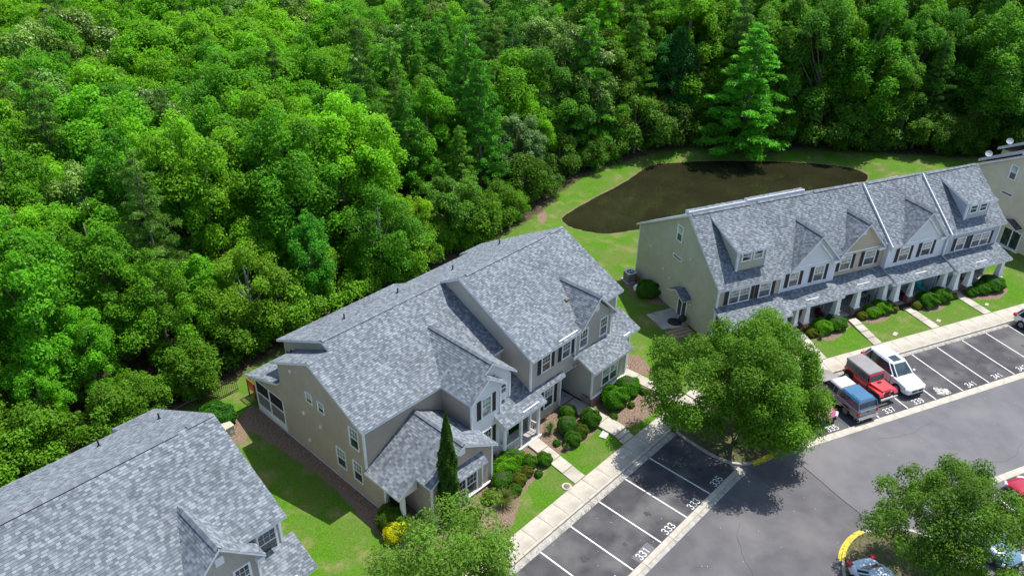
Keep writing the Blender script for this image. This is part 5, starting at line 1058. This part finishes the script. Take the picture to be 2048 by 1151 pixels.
    for sx in (wb / 1 * l, -wb * l):
        for sg in (1, -1):
            mb = MB(); n = 18; mb.add([(sx + (wr + .07) * math.cos(math.pi * k_ / n), sg * (w_ + .004), wr + (wr + .07) * math.sin(math.pi * k_ / n)) for k_ in range(n + 1)] + [(sx + (wr + .07), sg * (w_ + .004), .2), (sx - (wr + .07), sg * (w_ + .004), .2)][::-1], [tuple(range(n + 3))]); obj('wheel_arch', mb, M['tyre'], t)
            wheel(t, sx, sg * (w_ + .03), wr, .22)
    for sg in (1, -1):
        mb = MB(); mb.ellip((x1 - .28, sg * (w_ + .1), belt + .06), (.09, .12, .08), 10, 6); obj('mirror', mb, M[mat], t, smooth=True)
        mb = MB(); mb.prism([(l - .42, sg * w_ * .86, hood - .25), (l - .1, sg * w_ * .52, hood - .33), (l - .06, sg * w_ * .55, hood - .42), (l - .36, sg * w_ * .945, hood - .36)], (.10, sg * .07, .05)); obj('headlight', mb, M['lamp'], t)
        mb = MB(); mb.box(-l + .01, -l + .3, sg * w_ * .70 if sg > 0 else sg * w_ * .985, sg * w_ * .985 if sg > 0 else sg * w_ * .70, belt - .22, belt + .0); obj('tail_light', mb, M['tail'], t)
        for dx in (l * .30, -l * .18, -l * .62 if suv else -l * .5):
            obj('door_seam', MB().box(dx - .008, dx + .008, sg * w_ * .97 if sg > 0 else sg * (w_ * 1.0 + .006), sg * (w_ * 1.0 + .006) if sg > 0 else sg * w_ * .97, .38, belt - .1), M['tyre'], t)
        for dx in (l * .02, -l * .4): obj('door_handle', MB().box(dx - .1, dx + .1, sg * (w_ - .02) - .03, sg * (w_ - .02) + .03, belt - .2, belt - .165), M[mat], t)
    obj('grille', MB().box(l - .2, l + .01, -w_ * .5, w_ * .5, hood - .50, hood - .36), M['tyre'], t); obj('lower_grille', MB().box(l - .2, l + .02, -w_ * .6, w_ * .6, .28, .42), M['tyre'], t); obj('badge', MB().box(l, l + .03, -.09, .09, hood - .47, hood - .39), M['chrome'], t)
    if sunroof: obj('sunroof', MB().box(l * -.22, l * .06, -wt_ * .52, wt_ * .52, H + .05, H + .066), M['cglass'], t)
    if suv:
        for sg in (1, -1): obj('roof_rail', MB().tube([(x3 + .25, sg * wt_ * .9, H + .07), (x2 - .3, sg * wt_ * .9, H + .07)], .02, 5), M[mat], t)
    return t
CG = None
modern_car('white seven-seat suv with sunroof, parked nose out between red off-roader and empty bays', 'suv', W(AC, 46.72, 34.25), AC - math.pi / 2 - .02, 5.0, 1.96, 1.72, 'p_white', belt=1.10, hood=1.08, sunroof=True)
modern_car('dark pink car with blossom-spotted hood sticking out from under the big oak', 'car', W(AC, 38.6, 33.95), AC - math.pi / 2, 4.3, 1.78, 1.45, 'p_pink', belt=.92, hood=.90, suv=False, wr=.31)
modern_car('white hatchback entering the frame at the right edge in the upper bays', 'car', W(AC, 63.1, 34.1), AC - math.pi / 2 + math.pi * 0, 4.6, 1.85, 1.6, 'p_white', belt=1.02, hood=1.0, suv=True, wr=.34)
modern_car('crimson sedan nosing towards the road at the lower right edge', 'car', W(AC, 45.35, 20.35), AC + math.pi / 2, 4.7, 1.84, 1.42, 'p_crimson', belt=.92, hood=.90, suv=False, wr=.33)
modern_car('steel blue sedan under the island oak in the lower right corner', 'car', W(AC, 39.6, 20.0), AC - math.pi / 2, 4.8, 1.86, 1.42, 'p_steel', belt=.92, hood=.92, suv=False, wr=.33)
modern_car('pale white-roofed car cut off by the bottom edge beside the yellow kerb', 'car', W(AC, 31.0, 19.0), AC - math.pi / 2 - .1, 4.5, 1.82, 1.5, 'p_pale', belt=.95, hood=.93, suv=False, wr=.32)
# blossom litter on the pink car
# red off-roader with canvas top
def offroader():
    t = thing('off_road_car', 'boxy red off-roader with grey canvas top between white suv and beige pickup', 'off-roader', W(AC, 44.15, 34.0), AC - math.pi / 2)
    body = MB(); w_ = .76
    def rbox(mb, x0, x1, y0, y1, z0, z1, c=.04):
        mb.add([(x0 + c, y0, z0), (x1 - c, y0, z0), (x1, y0 + c, z0), (x1, y1 - c, z0), (x1 - c, y1, z0), (x0 + c, y1, z0), (x0, y1 - c, z0), (x0, y0 + c, z0)] + [(x0 + c, y0, z1 - c), (x1 - c, y0, z1 - c), (x1, y0 + c, z1 - c), (x1, y1 - c, z1 - c), (x1 - c, y1, z1 - c), (x0 + c, y1, z1 - c), (x0, y1 - c, z1 - c), (x0, y0 + c, z1 - c)] + [(x0 + 2 * c, y0 + c, z1), (x1 - 2 * c, y0 + c, z1), (x1 - c, y0 + 2 * c, z1), (x1 - c, y1 - 2 * c, z1), (x1 - 2 * c, y1 - c, z1), (x0 + 2 * c, y1 - c, z1), (x0 + c, y1 - 2 * c, z1), (x0 + c, y0 + 2 * c, z1)],
               [tuple(range(7, -1, -1)), tuple(range(16, 24))] + [(r * 8 + j, r * 8 + (j + 1) % 8, (r + 1) * 8 + (j + 1) % 8, (r + 1) * 8 + j) for r in range(2) for j in range(8)])
    rbox(body, -1.85, .62, -w_, w_, .45, 1.12); o = obj('tub', body, M['p_red'], t)
    hd = MB(); hd.add([(.6, -w_ * .93, .5), (1.72, -w_ * .62, .5), (1.72, w_ * .62, .5), (.6, w_ * .93, .5), (.6, -w_ * .9, 1.15), (1.72, -w_ * .60, 1.05), (1.72, w_ * .60, 1.05), (.6, w_ * .9, 1.15), (.6, -w_ * .7, 1.19), (1.68, -w_ * .5, 1.09), (1.68, w_ * .5, 1.09), (.6, w_ * .7, 1.19)], [(0, 1, 5, 4), (1, 2, 6, 5), (2, 3, 7, 6), (4, 5, 9, 8), (5, 6, 10, 9), (6, 7, 11, 10), (8, 9, 10, 11)]); obj('hood', hd, M['p_red'], t)
    obj('hood_vent', MB().box(.75, .95, -.18, .18, 1.165, 1.19), M['tyre'], t); obj('grille', MB().box(1.72, 1.76, -.42, .42, .62, 1.0), M['p_red'], t)
    for k in range(7): obj('grille_slot', MB().box(1.755, 1.768, -.27 + k * .08, -.23 + k * .08, .7, .95), M['tyre'], t)
    for sg in (1, -1):
        obj('headlight', MB().box(1.75, 1.78, sg * .37 - .07, sg * .37 + .07, .82, .95), M['lamp'], t)
        fl = MB(); fl.prism([(.62, sg * .5, .95), (1.75, sg * .5, .98), (1.95, sg * .5, .82), (1.95, sg * .5, .76), (1.7, sg * .5, .9), (.75, sg * .5, .86)], (0, sg * .34, 0)); obj('fender', fl, M['p_red'], t)
        fl = MB(); fl.prism([(.55, sg * .78, .9), (1.72, sg * .78, .93), (1.98, sg * .78, .74), (1.9, sg * .78, .70), (1.68, sg * .78, .84), (.8, sg * .78, .82), (.6, sg * .78, .6)], (0, sg * .12, 0)); obj('fender_flare', fl, M['tyre'], t)
        rf = MB(); rf.prism([(-1.72, sg * .76, .6), (-1.55, sg * .76, .9), (-1.05, sg * .76, .9), (-.85, sg * .76, .6), (-.95, sg * .76, .56), (-1.1, sg * .76, .8), (-1.5, sg * .76, .8), (-1.65, sg * .76, .56)], (0, sg * .14, 0)); obj('fender_flare', rf, M['tyre'], t)
        obj('side_window', MB().box(-1.75, -.62, sg * .73 - .01, sg * .73 + .01, 1.16, 1.6), M['vinyl'], t); obj('door_window', MB().box(-.52, .38, sg * .735 - .01, sg * .735 + .01, 1.16, 1.6), M['vinyl'], t)
        obj('side_canvas', MB().box(-1.82, .42, sg * .71 - .01, sg * .71 + .01, 1.1, 1.7), M['canvas'], t); obj('door_seam', MB().box(-.6, -.585, sg * .762 - .004, sg * .762 + .004, .5, 1.1), M['tyre'], t)
        obj('tail_light', MB().box(-1.88, -1.84, sg * .68 - .06, sg * .68 + .06, .8, 1.0), M['tail'], t)
    tp = MB(); rbox(tp, -1.9, .42, -.76, .76, 1.62, 1.80, .05); obj('canvas_top', tp, M['canvas'], t)
    obj('windshield_frame', MB().prism([(.60, -.72, 1.12), (.60, .72, 1.12), (.44, .72, 1.68), (.44, -.72, 1.68)], (.05, 0, .01)), M['p_red'], t); obj('windshield', MB().prism([(.645, -.62, 1.2), (.645, .62, 1.2), (.51, .62, 1.6), (.51, -.62, 1.6)], (.02, 0, 0)), M['cglass'], t)
    obj('rear_window', MB().box(-1.9, -1.87, -.6, .6, 1.2, 1.6), M['vinyl'], t); obj('front_bumper', MB().box(1.95, 2.08, -.78, .78, .48, .62), M['metal'], t); obj('rear_bumper', MB().box(-2.0, -1.86, -.7, .7, .45, .58), M['tyre'], t)
    for x in (1.22, -1.3):
        for sg in (1, -1): wheel(t, x, sg * .88, .38, .26)
    return t
offroader()
def pickup():
    t = thing('pickup_truck', 'beige pickup with silver cab and dark blue camper shell, tail towards the road', 'pickup', W(AC, 41.2, 33.7), AC + math.pi / 2)
    w_ = .93
    loft_body('cab_and_hood', [(-.55, w_, .42, .98, 1.0), (-.45, w_, .40, 1.02, 1.04), (.2, w_, .38, 1.02, 1.04), (1.0, w_, .38, 1.0, 1.04), (1.3, w_ * .98, .38, 1.0, 1.1), (2.2, w_ * .94, .4, .95, 1.03), (2.5, w_ * .88, .42, .85, .92), (2.58, w_ * .8, .48, .7, .75)], 'p_tan', t)
    bed = MB(); bed.prism([(-2.55, -w_, .5), (-2.6, -w_, .75), (-2.58, -w_, 1.1), (-.5, -w_, 1.1), (-.5, -w_, .45), (-1.0, -w_, .45), (-1.12, -w_, .8), (-1.35, -w_, .9), (-1.6, -w_, .9), (-1.83, -w_, .8), (-1.95, -w_, .47)], (0, 2 * w_, 0)); obj('bed', bed, M['p_tan'], t)
    for sg in (1, -1):
        obj('side_moulding', MB().box(-2.55, 2.2, sg * (w_ + .004) - .008, sg * (w_ + .004) + .008, .66, .73), M['chrome'], t); obj('pinstripe', MB().box(-2.56, -.5, sg * w_ - .02, sg * w_ + .02, 1.08, 1.12), M['p_silver'], t)
        obj('tail_light', MB().box(-2.63, -2.54, sg * (w_ - .08) - .09, sg * (w_ - .08) + .09, .72, 1.02), M['tail'], t)
        obj('wheel_well', MB().prism([(-1.93, sg * (w_ - .1), .4), (-1.83, sg * (w_ - .1), .8), (-1.35, sg * (w_ - .1), .92), (-1.1, sg * (w_ - .1), .8), (-1.0, sg * (w_ - .1), .4)], (0, sg * .08, 0)), M['tyre'], t)
        obj('mirror', MB().box(1.05, 1.2, sg * (w_ + .14) - .08, sg * (w_ + .14) + .08, 1.05, 1.22), M['tyre'], t)
    obj('tailgate', MB().box(-2.62, -2.56, -.72, .72, .62, 1.08), M['p_tan'], t); obj('tailgate_handle', MB().box(-2.64, -2.61, -.1, .1, .88, .94), M['tyre'], t); obj('licence_plate', MB().box(-2.78, -2.765, -.16, .16, .50, .58), M['white'], t)
    obj('rear_bumper', MB().box(-2.8, -2.62, -.88, .88, .45, .60), M['chrome'], t)
    def frustum(nm, x0, x1, wb_, z0, X0, X1, wt_, z1, m): mb = MB(); mb.add([(x0, -wb_, z0), (x1, -wb_, z0), (x1, wb_, z0), (x0, wb_, z0), (X0, -wt_, z1), (X1, -wt_, z1), (X1, wt_, z1), (X0, wt_, z1)], [(0, 3, 2, 1), (4, 5, 6, 7), (0, 1, 5, 4), (1, 2, 6, 5), (2, 3, 7, 6), (3, 0, 4, 7)]); return obj(nm, mb, M[m], t)
    frustum('cab_windows', -.45, 1.15, .84, 1.0, -.38, .6, .68, 1.58, 'cglass'); 
    rb_ = MB(); rb_.add([(-.5, -.74, 1.55), (.66, -.74, 1.55), (.66, .74, 1.55), (-.5, .74, 1.55), (-.46, -.66, 1.66), (.56, -.64, 1.66), (.56, .64, 1.66), (-.46, .66, 1.66)], [(0, 3, 2, 1), (4, 5, 6, 7), (0, 1, 5, 4), (1, 2, 6, 5), (2, 3, 7, 6), (3, 0, 4, 7)]); obj('cab_roof', rb_, M['p_silver'], t)
    for sg in (1, -1):
        obj('pillar', bar((1.15, sg * .83, 1.02), (.62, sg * .70, 1.58), .04), M['p_tan'], t); obj('pillar', bar((-.42, sg * .85, 1.02), (-.38, sg * .70, 1.58), .07), M['p_tan'], t); obj('pillar', bar((.05, sg * .85, 1.02), (.05, sg * .70, 1.58), .03), M['p_tan'], t)
    frustum('shell_windows', -2.52, -.55, .885, 1.13, -2.33, -.6, .80, 1.62, 'cglass'); frustum('shell_lower_frame', -2.57, -.52, .90, 1.1, -2.54, -.53, .895, 1.18, 'p_blue')
    frustum('shell_roof', -2.36, -.56, .82, 1.58, -2.28, -.66, .68, 1.74, 'p_blue'); frustum('shell_roof_step', -2.25, -1.35, .62, 1.735, -2.22, -1.42, .58, 1.78, 'p_blue')
    for sg in (1, -1):
        for xx, xt in ((-2.54, -2.36), (-1.95, -1.9), (-.6, -.62)): obj('shell_pillar', bar((xx, sg * .885, 1.12), (xt, sg * .805, 1.6), .05), M['p_blue'], t)
    for x in (-1.47, 1.75):
        for sg in (1, -1): wheel(t, x, sg * (w_ + .0), .37, .24)
    return t
pickup()
# ================================================================== PORCH AND YARD THINGS
def place(mb_list, label, cat, name, loc, rz, group=None):
    t = thing(name, label, cat, loc, rz, group)
    for nm, mb, m in mb_list: obj(nm, mb, M[m] if isinstance(m, str) else m, t)
    return t
M['teal'] = plain('turquoise_paint', (.02, .42, .38), .5); M['wood'] = plain('dark_wood', (.10, .055, .03), .6); M['iron'] = plain('black_iron', (.02, .02, .02), .5); M['plank'] = plain('bare_timber', (.33, .22, .14), .8)
slats = [('back_slat', MB().prism([(-.25 + .12 * k, .28, .38), (-.15 + .12 * k, .28, .38), (-.15 + .12 * k, .52, 1.15), (-.25 + .12 * k, .52, 1.15)], (0, .03, 0)), 'teal') for k in range(5)]
place(slats + [('seat', MB().prism([(-.3, -.3, .42), (.3, -.3, .42), (.3, .3, .34), (-.3, .3, .34)], (0, 0, .04)), 'teal')] + [('arm', MB().box(sg * .38 - .07, sg * .38 + .07, -.38, .4, .62, .65), 'teal') for sg in (1, -1)] + [('leg', MB().box(sg * .34 - .03, sg * .34 + .03, yy, yy + .08, 0, .62), 'teal') for sg in (1, -1) for yy in (-.34, .3)], 'turquoise slatted armchair on the porch of the pale third gable', 'chair', 'garden_chair', W(AC, 58.6, 42.75, .22), AC + .1)
def table_set(s, t, n, lab):
    p = W(AC, s, t, .22); place([('table_top', MB().box(-.45, .45, -.3, .3, .95, 1.0), 'canvas')] + [('leg', MB().box(x - .02, x + .02, y - .02, y + .02, 0, .95), 'iron') for x in (-.38, .38) for y in (-.24, .24)], 'tall grey-topped bistro table on the porch ' + lab, 'table', 'porch_table', p, AC)
    for i, (dx, dy) in enumerate(((-.8, -.1), (.85, .1), (.1, .55))[:n]):
        q = W(AC, s + dx, t + dy, .22); place([('seat', MB().box(-.2, .2, -.2, .2, .62, .66), 'iron'), ('backrest', MB().box(-.2, .2, .17, .2, .66, 1.1), 'iron')] + [('leg', MB().box(x - .015, x + .015, y - .015, y + .015, 0, .62), 'iron') for x in (-.18, .18) for y in (-.18, .18)], ('left', 'right', 'rear')[i] + ' black bar chair at the tall porch table', 'chair', 'bar_chair', q, AC + i * .8, 'bar chairs round the porch table')
table_set(51.9, 43.2, 3, 'of the tan gable')
def plum(s, t, z, lab):
    r_ = np.random.default_rng(int(s * 7)); C = r_.normal(size=(7, 3)) * .16; P, Nn, sh = blobs_to_leaves(C, np.full(7, .22), 900, r_); p = W(AC, s, t, z)
    me = leaf_obj_mesh('leaves', P, Nn, .06, .4, r_, M['leaf_pink'], sh); t_ = thing('potted_plant', lab, 'plant', p, 0, None); link('leaves', me, t_, color=(.12, .015, .045)); obj('pot', MB().tapbox(0, 0, -.5, -.12, .12, .17), M['wood'], t_)
plum(54.75, 42.35, .75, 'maroon leafed potted plant left of the party pillar'); plum(55.6, 42.2, .85, 'maroon leafed potted plant right of the party pillar')
plum(46.9, 42.8, .8, 'maroon leafed potted plant beside the second garden path porch')
for s_, t_, lb in ((45.6, 43.0, 'left wooden porch chair of the first visible porch'), (43.0, 42.6, 'wooden porch chair half hidden by the big oak'), (63.4, 42.7, 'dark wooden chair on the last porch of the row')):
    place([('seat', MB().box(-.25, .25, -.25, .25, .4, .45), 'wood'), ('backrest', MB().box(-.25, .25, .22, .26, .45, .95), 'wood')] + [('leg', MB().box(x - .02, x + .02, y - .02, y + .02, 0, .4), 'wood') for x in (-.22, .22) for y in (-.22, .22)], lb, 'chair', 'porch_chair', W(AC, s_, t_, .22), AC)
mb = MB(); mb.tube([(.16 * math.cos(a / 10 * 6.283), -.02, .16 * math.sin(a / 10 * 6.283)) for a in range(11)], .05, 6); M['wreath'] = plain('orange_wreath', (.65, .32, .04), .8)
o = obj('wreath', mb, M['wreath']); o.location = W(AC, 44.65, 41.66, .75); o.rotation_euler = (0, 0, AC); o['label'] = 'small orange wreath hung on the brick pier near the first path'; o['category'] = 'wreath'
o = obj('doormat', MB().box(-.6, .6, -.35, .35, 0, .02), M['iron']); o.location = W(AC, 55.5, 41.45, .22); o.rotation_euler = (0, 0, AC); o['label'] = 'black doormat at the top of the third garden path'; o['category'] = 'doormat'
# bicycle leaning on the last porch
def bike():
    t = thing('bicycle', 'bicycle leaning in the last porch behind the column', 'bicycle', W(AC, 64.6, 41.95, .22), AC)
    for x in (-.5, .5):
        mb = MB(); mb.tube([(x + .32 * math.cos(a / 16 * 6.283), 0, .33 + .32 * math.sin(a / 16 * 6.283)) for a in range(17)], .02, 5); obj('wheel', mb, M['tyre'], t)
    for p_, q_ in (((-.5, 0, .33), (-.15, 0, .75)), ((-.15, 0, .75), (.4, 0, .8)), ((.4, 0, .85), (.5, 0, .33)), ((-.15, 0, .75), (0, 0, .33)), ((0, 0, .33), (.4, 0, .75)), ((-.5, 0, .33), (0, 0, .33))): obj('frame_tube', bar(p_, q_, .018), M['chrome'], t)
    obj('saddle', MB().box(-.27, -.05, -.05, .05, .8, .85), M['tyre'], t); obj('handlebar', bar((.4, -.25, .95), (.4, .25, .95), .015), M['tyre'], t)
bike()
# side yard of the right row
sheet('patio', AP([(33.75, 48.75), (36.2, 48.9), (36.2, 46.1), (35.4, 45.95), (33.8, 46.35)], AC), .16, M['concrete2'], th=.15)
for k in range(4):
    mb = MB(); mb.box(-1.1, 1.1, -.16, .16, -.1, .05 - .02 * k); o = obj('timber_step', mb, M['plank']); o.location = W(AC, 34.9, 45.75 - .38 * k, .13 - .01 * k); o.rotation_euler = (0, 0, AC + .04); o['label'] = ('uppermost', 'second from top', 'third from top', 'lowest')[k] + ' timber step below the side patio'; o['category'] = 'step'; o['group'] = 'timber steps below the patio'
def ac_unit():
    t = thing('air_conditioner', 'square air conditioner with round fan grille at the rear corner of the olive wall', 'air conditioner', W(AC, 35.3, 54.3, .1), AC)
    obj('casing', MB().box(-.45, .45, -.45, .45, .08, .9), M['canvas'], t); obj('pad', MB().box(-.6, .6, -.6, .6, -.05, .08), M['concrete2'], t); obj('lid', MB().box(-.47, .47, -.47, .47, .9, .96), M['metal'], t)
    for k in range(6): obj('louver', MB().box(-.455, .455, -.455, .455, .2 + .11 * k, .22 + .11 * k), M['dark'], t)
    g_ = obj('fan_grille', MB().tube([(0, 0, .95), (0, 0, .975)], .36, 24), M['dark'], t)
    for k in range(4): a = k * math.pi / 2 + .3; obj('fan_blade', MB().prism([(0, 0, .98), (.3 * math.cos(a), .3 * math.sin(a), .98), (.3 * math.cos(a + .5), .3 * math.sin(a + .5), .98)], (0, 0, .01)), M['metal'], g_)
ac_unit()
place([('seat_plank', MB().box(-.8, .8, -.25 + k * .14, -.14 + k * .14, .42, .46), 'plank') for k in range(4)] + [('back_plank', MB().box(-.8, .8, .3, .34, .5 + k * .15, .61 + k * .15), 'wood') for k in range(3)] + [('leg', MB().box(x - .04, x + .04, y - .04, y + .04, 0, .42), 'wood') for x in (-.7, .7) for y in (-.2, .28)], 'weathered wooden bench against the olive end wall', 'bench', 'garden_bench', W(AC, 35.85, 53.0, .1), AC + math.pi / 2)
mb = MB(); mb.ellip((0, 0, .3), (.32, .3, .38), 9, 6); o = obj('plastic_bag', mb, M['lgrey']); o.location = W(AC, 34.95, 52.5, .1); o['label'] = 'pale plastic sack on the grass by the wooden bench'; o['category'] = 'bag'
mb = MB(); mb.ellip((0, 0, .55), (.35, .35, .3), 14, 8); t = thing('kettle_grill', 'black kettle grill on the side patio next to the door', 'grill', W(AC, 35.75, 46.4, .16)); obj('bowl', mb, M['iron'], t)
for a in (0, 2.1, 4.2): obj('leg', bar((.2 * math.cos(a), .2 * math.sin(a), .4), (.33 * math.cos(a), .33 * math.sin(a), 0), .02), M['iron'], t)
o = obj('round_mat', MB().tube([(0, 0, 0), (0, 0, .02)], .6, 24), M['tar']); o.location = W(AC, 35.35, 46.9, .165); o['label'] = 'black round mat on the side patio'; o['category'] = 'mat'
# satellite dishes on the brown roof
for i, (px_, py_, s_, t_, z_, lb) in enumerate(((0, 0, 78.0, 54.3, 5.85, 'lower left satellite dish on the brown roof at the right edge'), (0, 0, 82.4, 55.5, 6.2, 'upper right satellite dish on the brown roof at the right edge'))):
    mb = MB(); n = 18; vs = [(0, 0, 0)] + [(r_ * math.cos(6.2832 * k / n), r_ * .9 * math.sin(6.2832 * k / n), r_ * r_ * .35) for r_ in (.2, .37) for k in range(n)]
    mb.add(vs, [(0, 1 + k, 1 + (k + 1) % n) for k in range(n)] + [(1 + k, 1 + n + k, 1 + n + (k + 1) % n, 1 + (k + 1) % n) for k in range(n)])
    t = thing('satellite_dish', lb, 'satellite dish', W(AC, s_, t_, z_), 0, None); d_ = obj('reflector', mb, M['lgrey'], t); d_.location = (0, 0, .45); d_.rotation_euler = (R_(62), 0, R_(-10)); obj('mast', bar((0, 0, -.3), (0, .1, .6), .03), M['metal'], t); obj('feed_arm', bar((0, .05, .35), (.05, -.45, .55), .015), M['metal'], t)
# red timber deck behind the middle pair
t = thing('timber_deck', 'red stained timber deck behind the screened porch', 'deck', W(AA, 21.95, 44.6, -.05), AA); dk = []; t.scale = (.72, .75, .8)
for k in range(14): obj('deck_board', MB().box(-1.1, 1.1, -1.15 + k * .165, -1.0 + k * .165, 1.15, 1.19), M['reddeck'], t)
for x in (-1.05, 1.05):
    for y_ in (-1.1, 0, 1.15): obj('post', MB().box(x - .05, x + .05, y_ - .05, y_ + .05, -.1, 2.15), M['reddeck'], t)
for (a, c_) in (((-1.05, -1.1), (-1.05, 1.15)), ((-1.05, 1.15), (1.05, 1.15)), ((1.05, -1.1), (1.05, 1.15))):
    mb = MB(); mb.tube([(a[0], a[1], 2.13), (c_[0], c_[1], 2.13)], .05, 4); r_ = obj('top_rail', mb, M['reddeck'], t)
    for k in range(1, 15): x, y_ = a[0] + (c_[0] - a[0]) * k / 15, a[1] + (c_[1] - a[1]) * k / 15; obj('baluster', MB().box(x - .02, x + .02, y_ - .02, y_ + .02, 1.2, 2.1), M['reddeck'], r_)
# green utility box, black fence
place([('cabinet', MB().box(-.42, .42, -.38, .38, 0, .75), M['olive']), ('lid', MB().box(-.46, .46, -.42, .42, .75, .85), M['olive'])] + [('warning_label', MB().box(.1, .3, -.39, -.382, .3, .55), 'white')], 'dull green utility cabinet beside the big hedge ball', 'utility box', 'utility_cabinet', W(AA, 17.85, 42.85, .1), AA)
t = thing('metal_fence', 'black metal picket fence along the trees behind the left houses', 'fence', W(AA, 10, 46.6, 0), AA)
for z_ in (.25, 1.15): obj('rail', MB().box(-2, 11, -.02, .02, z_, z_ + .04), M['iron'], t)
pm_ = MB().box(-.012, .012, -.012, .012, 0, 1.3).mesh('picket', M['iron'])
for k in range(90): o = link('picket', pm_, t); o.location = (-2 + k * .145, 0, 0)
# ---- islands with kerbs
def island(name, pts, yellow, mat, label=None):
    root = setting(name); cen = Vector((sum(p[0] for p in pts) / len(pts), sum(p[1] for p in pts) / len(pts)))
    inner = [tuple(Vector(p) + (cen - Vector(p)).normalized() * .17) for p in pts]; top = MB(); top.prism([(x, y, .12) for x, y in inner], (0, 0, -.2)); obj('island_soil', top, M[mat], root)
    n = len(pts)
    for i in range(n):
        a, b_, c_, d_ = pts[i], pts[(i + 1) % n], inner[(i + 1) % n], inner[i]; mb = MB(); mb.prism([(*a, .145), (*b_, .145), (*c_, .145), (*d_, .145)], (0, 0, -.3))
        if i in yellow:
            oa, ob = Vector(a) + (Vector(a) - cen).normalized() * .2, Vector(b_) + (Vector(b_) - cen).normalized() * .2; mb.prism([(*oa, .02), (*ob, .02), (*b_, .02), (*a, .02)], (0, 0, -.1))
        obj('kerb_stone', mb, M['yellow'] if i in yellow else M['concrete2'], root)
M['bed'] = noise_mat('island_bed_soil', (.05, .055, .02), (.15, .12, .07), 6, .95, c3=(.06, .10, .02), scale3=1.2)  # olive and brown bed soil, mottled with green patches
big_isl = smooth_poly(AP([(39.75, 21.3), (39.45, 19.6), (39.35, 17.6), (39.7, 16.1), (41.0, 15.25), (43.4, 14.7), (45.4, 14.3)], AA) + AP([(36.5, 31.2), (36.8, 33.2), (36.8, 36.6), (34.5, 37.0)], AC) + AP([(42.5, 21.6)], AA), 1)
island('planted_island', big_isl, (7, 8, 13, 14), 'bed')
isl2 = smooth_poly([(19.0, 29.0), (19.15, 31.3), (19.6, 32.8), (20.3, 33.8), (21.2, 34.55), (22.4, 34.9), (24.2, 35.0), (25.8, 34.2), (26.6, 32.0), (27.2, 28.0), (26, 25), (20, 25)], 1)
island('planted_island', isl2, (3, 4, 5, 6, 7), 'bed')

# blossom and leaf litter lying on the paving
rl = random.Random(5); mb = MB(); mb2 = MB()
for k in range(260):
    s_, t_ = rl.uniform(14, 41), rl.uniform(6, 20.6); p = W(AA, s_, t_); r_ = rl.uniform(.009, .024)
    if rl.random() < .4: p = W(AC, rl.uniform(37, 64), rl.uniform(24, 36))
    a = rl.random() * 3; c, d = math.cos(a) * r_, math.sin(a) * r_; mb.add([(p.x - c, p.y - d, .024), (p.x + d, p.y - c, .026), (p.x + c, p.y + d, .024), (p.x - d, p.y + c, .027)], [(0, 1, 2, 3)])
obj('blossom_litter', mb, M['white'], kind='stuff', label='tiny pale petals scattered over the asphalt bays', cat='litter')
for k in range(2600):
    if k % 2: p = W(AA, rl.uniform(-5, 40), 20.78 + abs(rl.gauss(0, .13)), .023)
    else: p = W(AC, rl.uniform(38, 80), 36.03 + abs(rl.gauss(0, .12)), .023)
    r_ = rl.uniform(.015, .045); a = rl.random() * 3; c, d = math.cos(a) * r_, math.sin(a) * r_
    mb2.add([(p.x - c, p.y - d, p.z), (p.x + d * .5, p.y - c * .5, p.z + .004), (p.x + c, p.y + d, p.z), (p.x - d * .5, p.y + c * .5, p.z + .006)], [(0, 1, 2, 3)])
obj('leaf_litter', mb2, M['wood'], kind='stuff', label='brown leaf litter gathered along the gutters', cat='litter')
# dark oil spots in the bays
M['oil'] = noise_mat('oil_stain', (.03, .029, .03), (.06, .058, .06), 5, .6)

for k in range(10):
    s_ = (29.4, 32.2, 34.9, 37.6, 49.3, 52.0, 54.8, 57.4, 60.2, 26.6)[k]; fa = AA if k < 4 or k == 9 else AC; tt_ = rl.uniform(17.4, 18.6) if fa == AA else rl.uniform(32.6, 34)
    p = W(fa, s_ + rl.uniform(-.2, .2), tt_); blotch(p.x, p.y, rl.uniform(.16, .34), .0145 if fa == AA else .0185, M['oil'], n=14)
# hairline cracks wandering over the road
for k, (x, y_, a) in enumerate(((25.5, 43.0, .35), (31.0, 41.0, .2), (14.0, 30.0, 1.2))):
    pts = [(x, y_)]
    for j in range(14): a += rl.uniform(-.35, .35); pts.append((pts[-1][0] + .38 * math.cos(a), pts[-1][1] + .38 * math.sin(a)))
    mb = MB()
    for j in range(14):
        a0, a1 = Vector(pts[j]), Vector(pts[j + 1]); d = (a1 - a0).normalized(); n_ = Vector((-d.y, d.x)) * .006; mb.add([(*(a0 + n_), .0125), (*(a0 - n_), .0125), (*(a1 - n_), .0125), (*(a1 + n_), .0125)], [(0, 1, 2, 3)])
    obj('road_crack', mb, M['tar'], kind='structure')
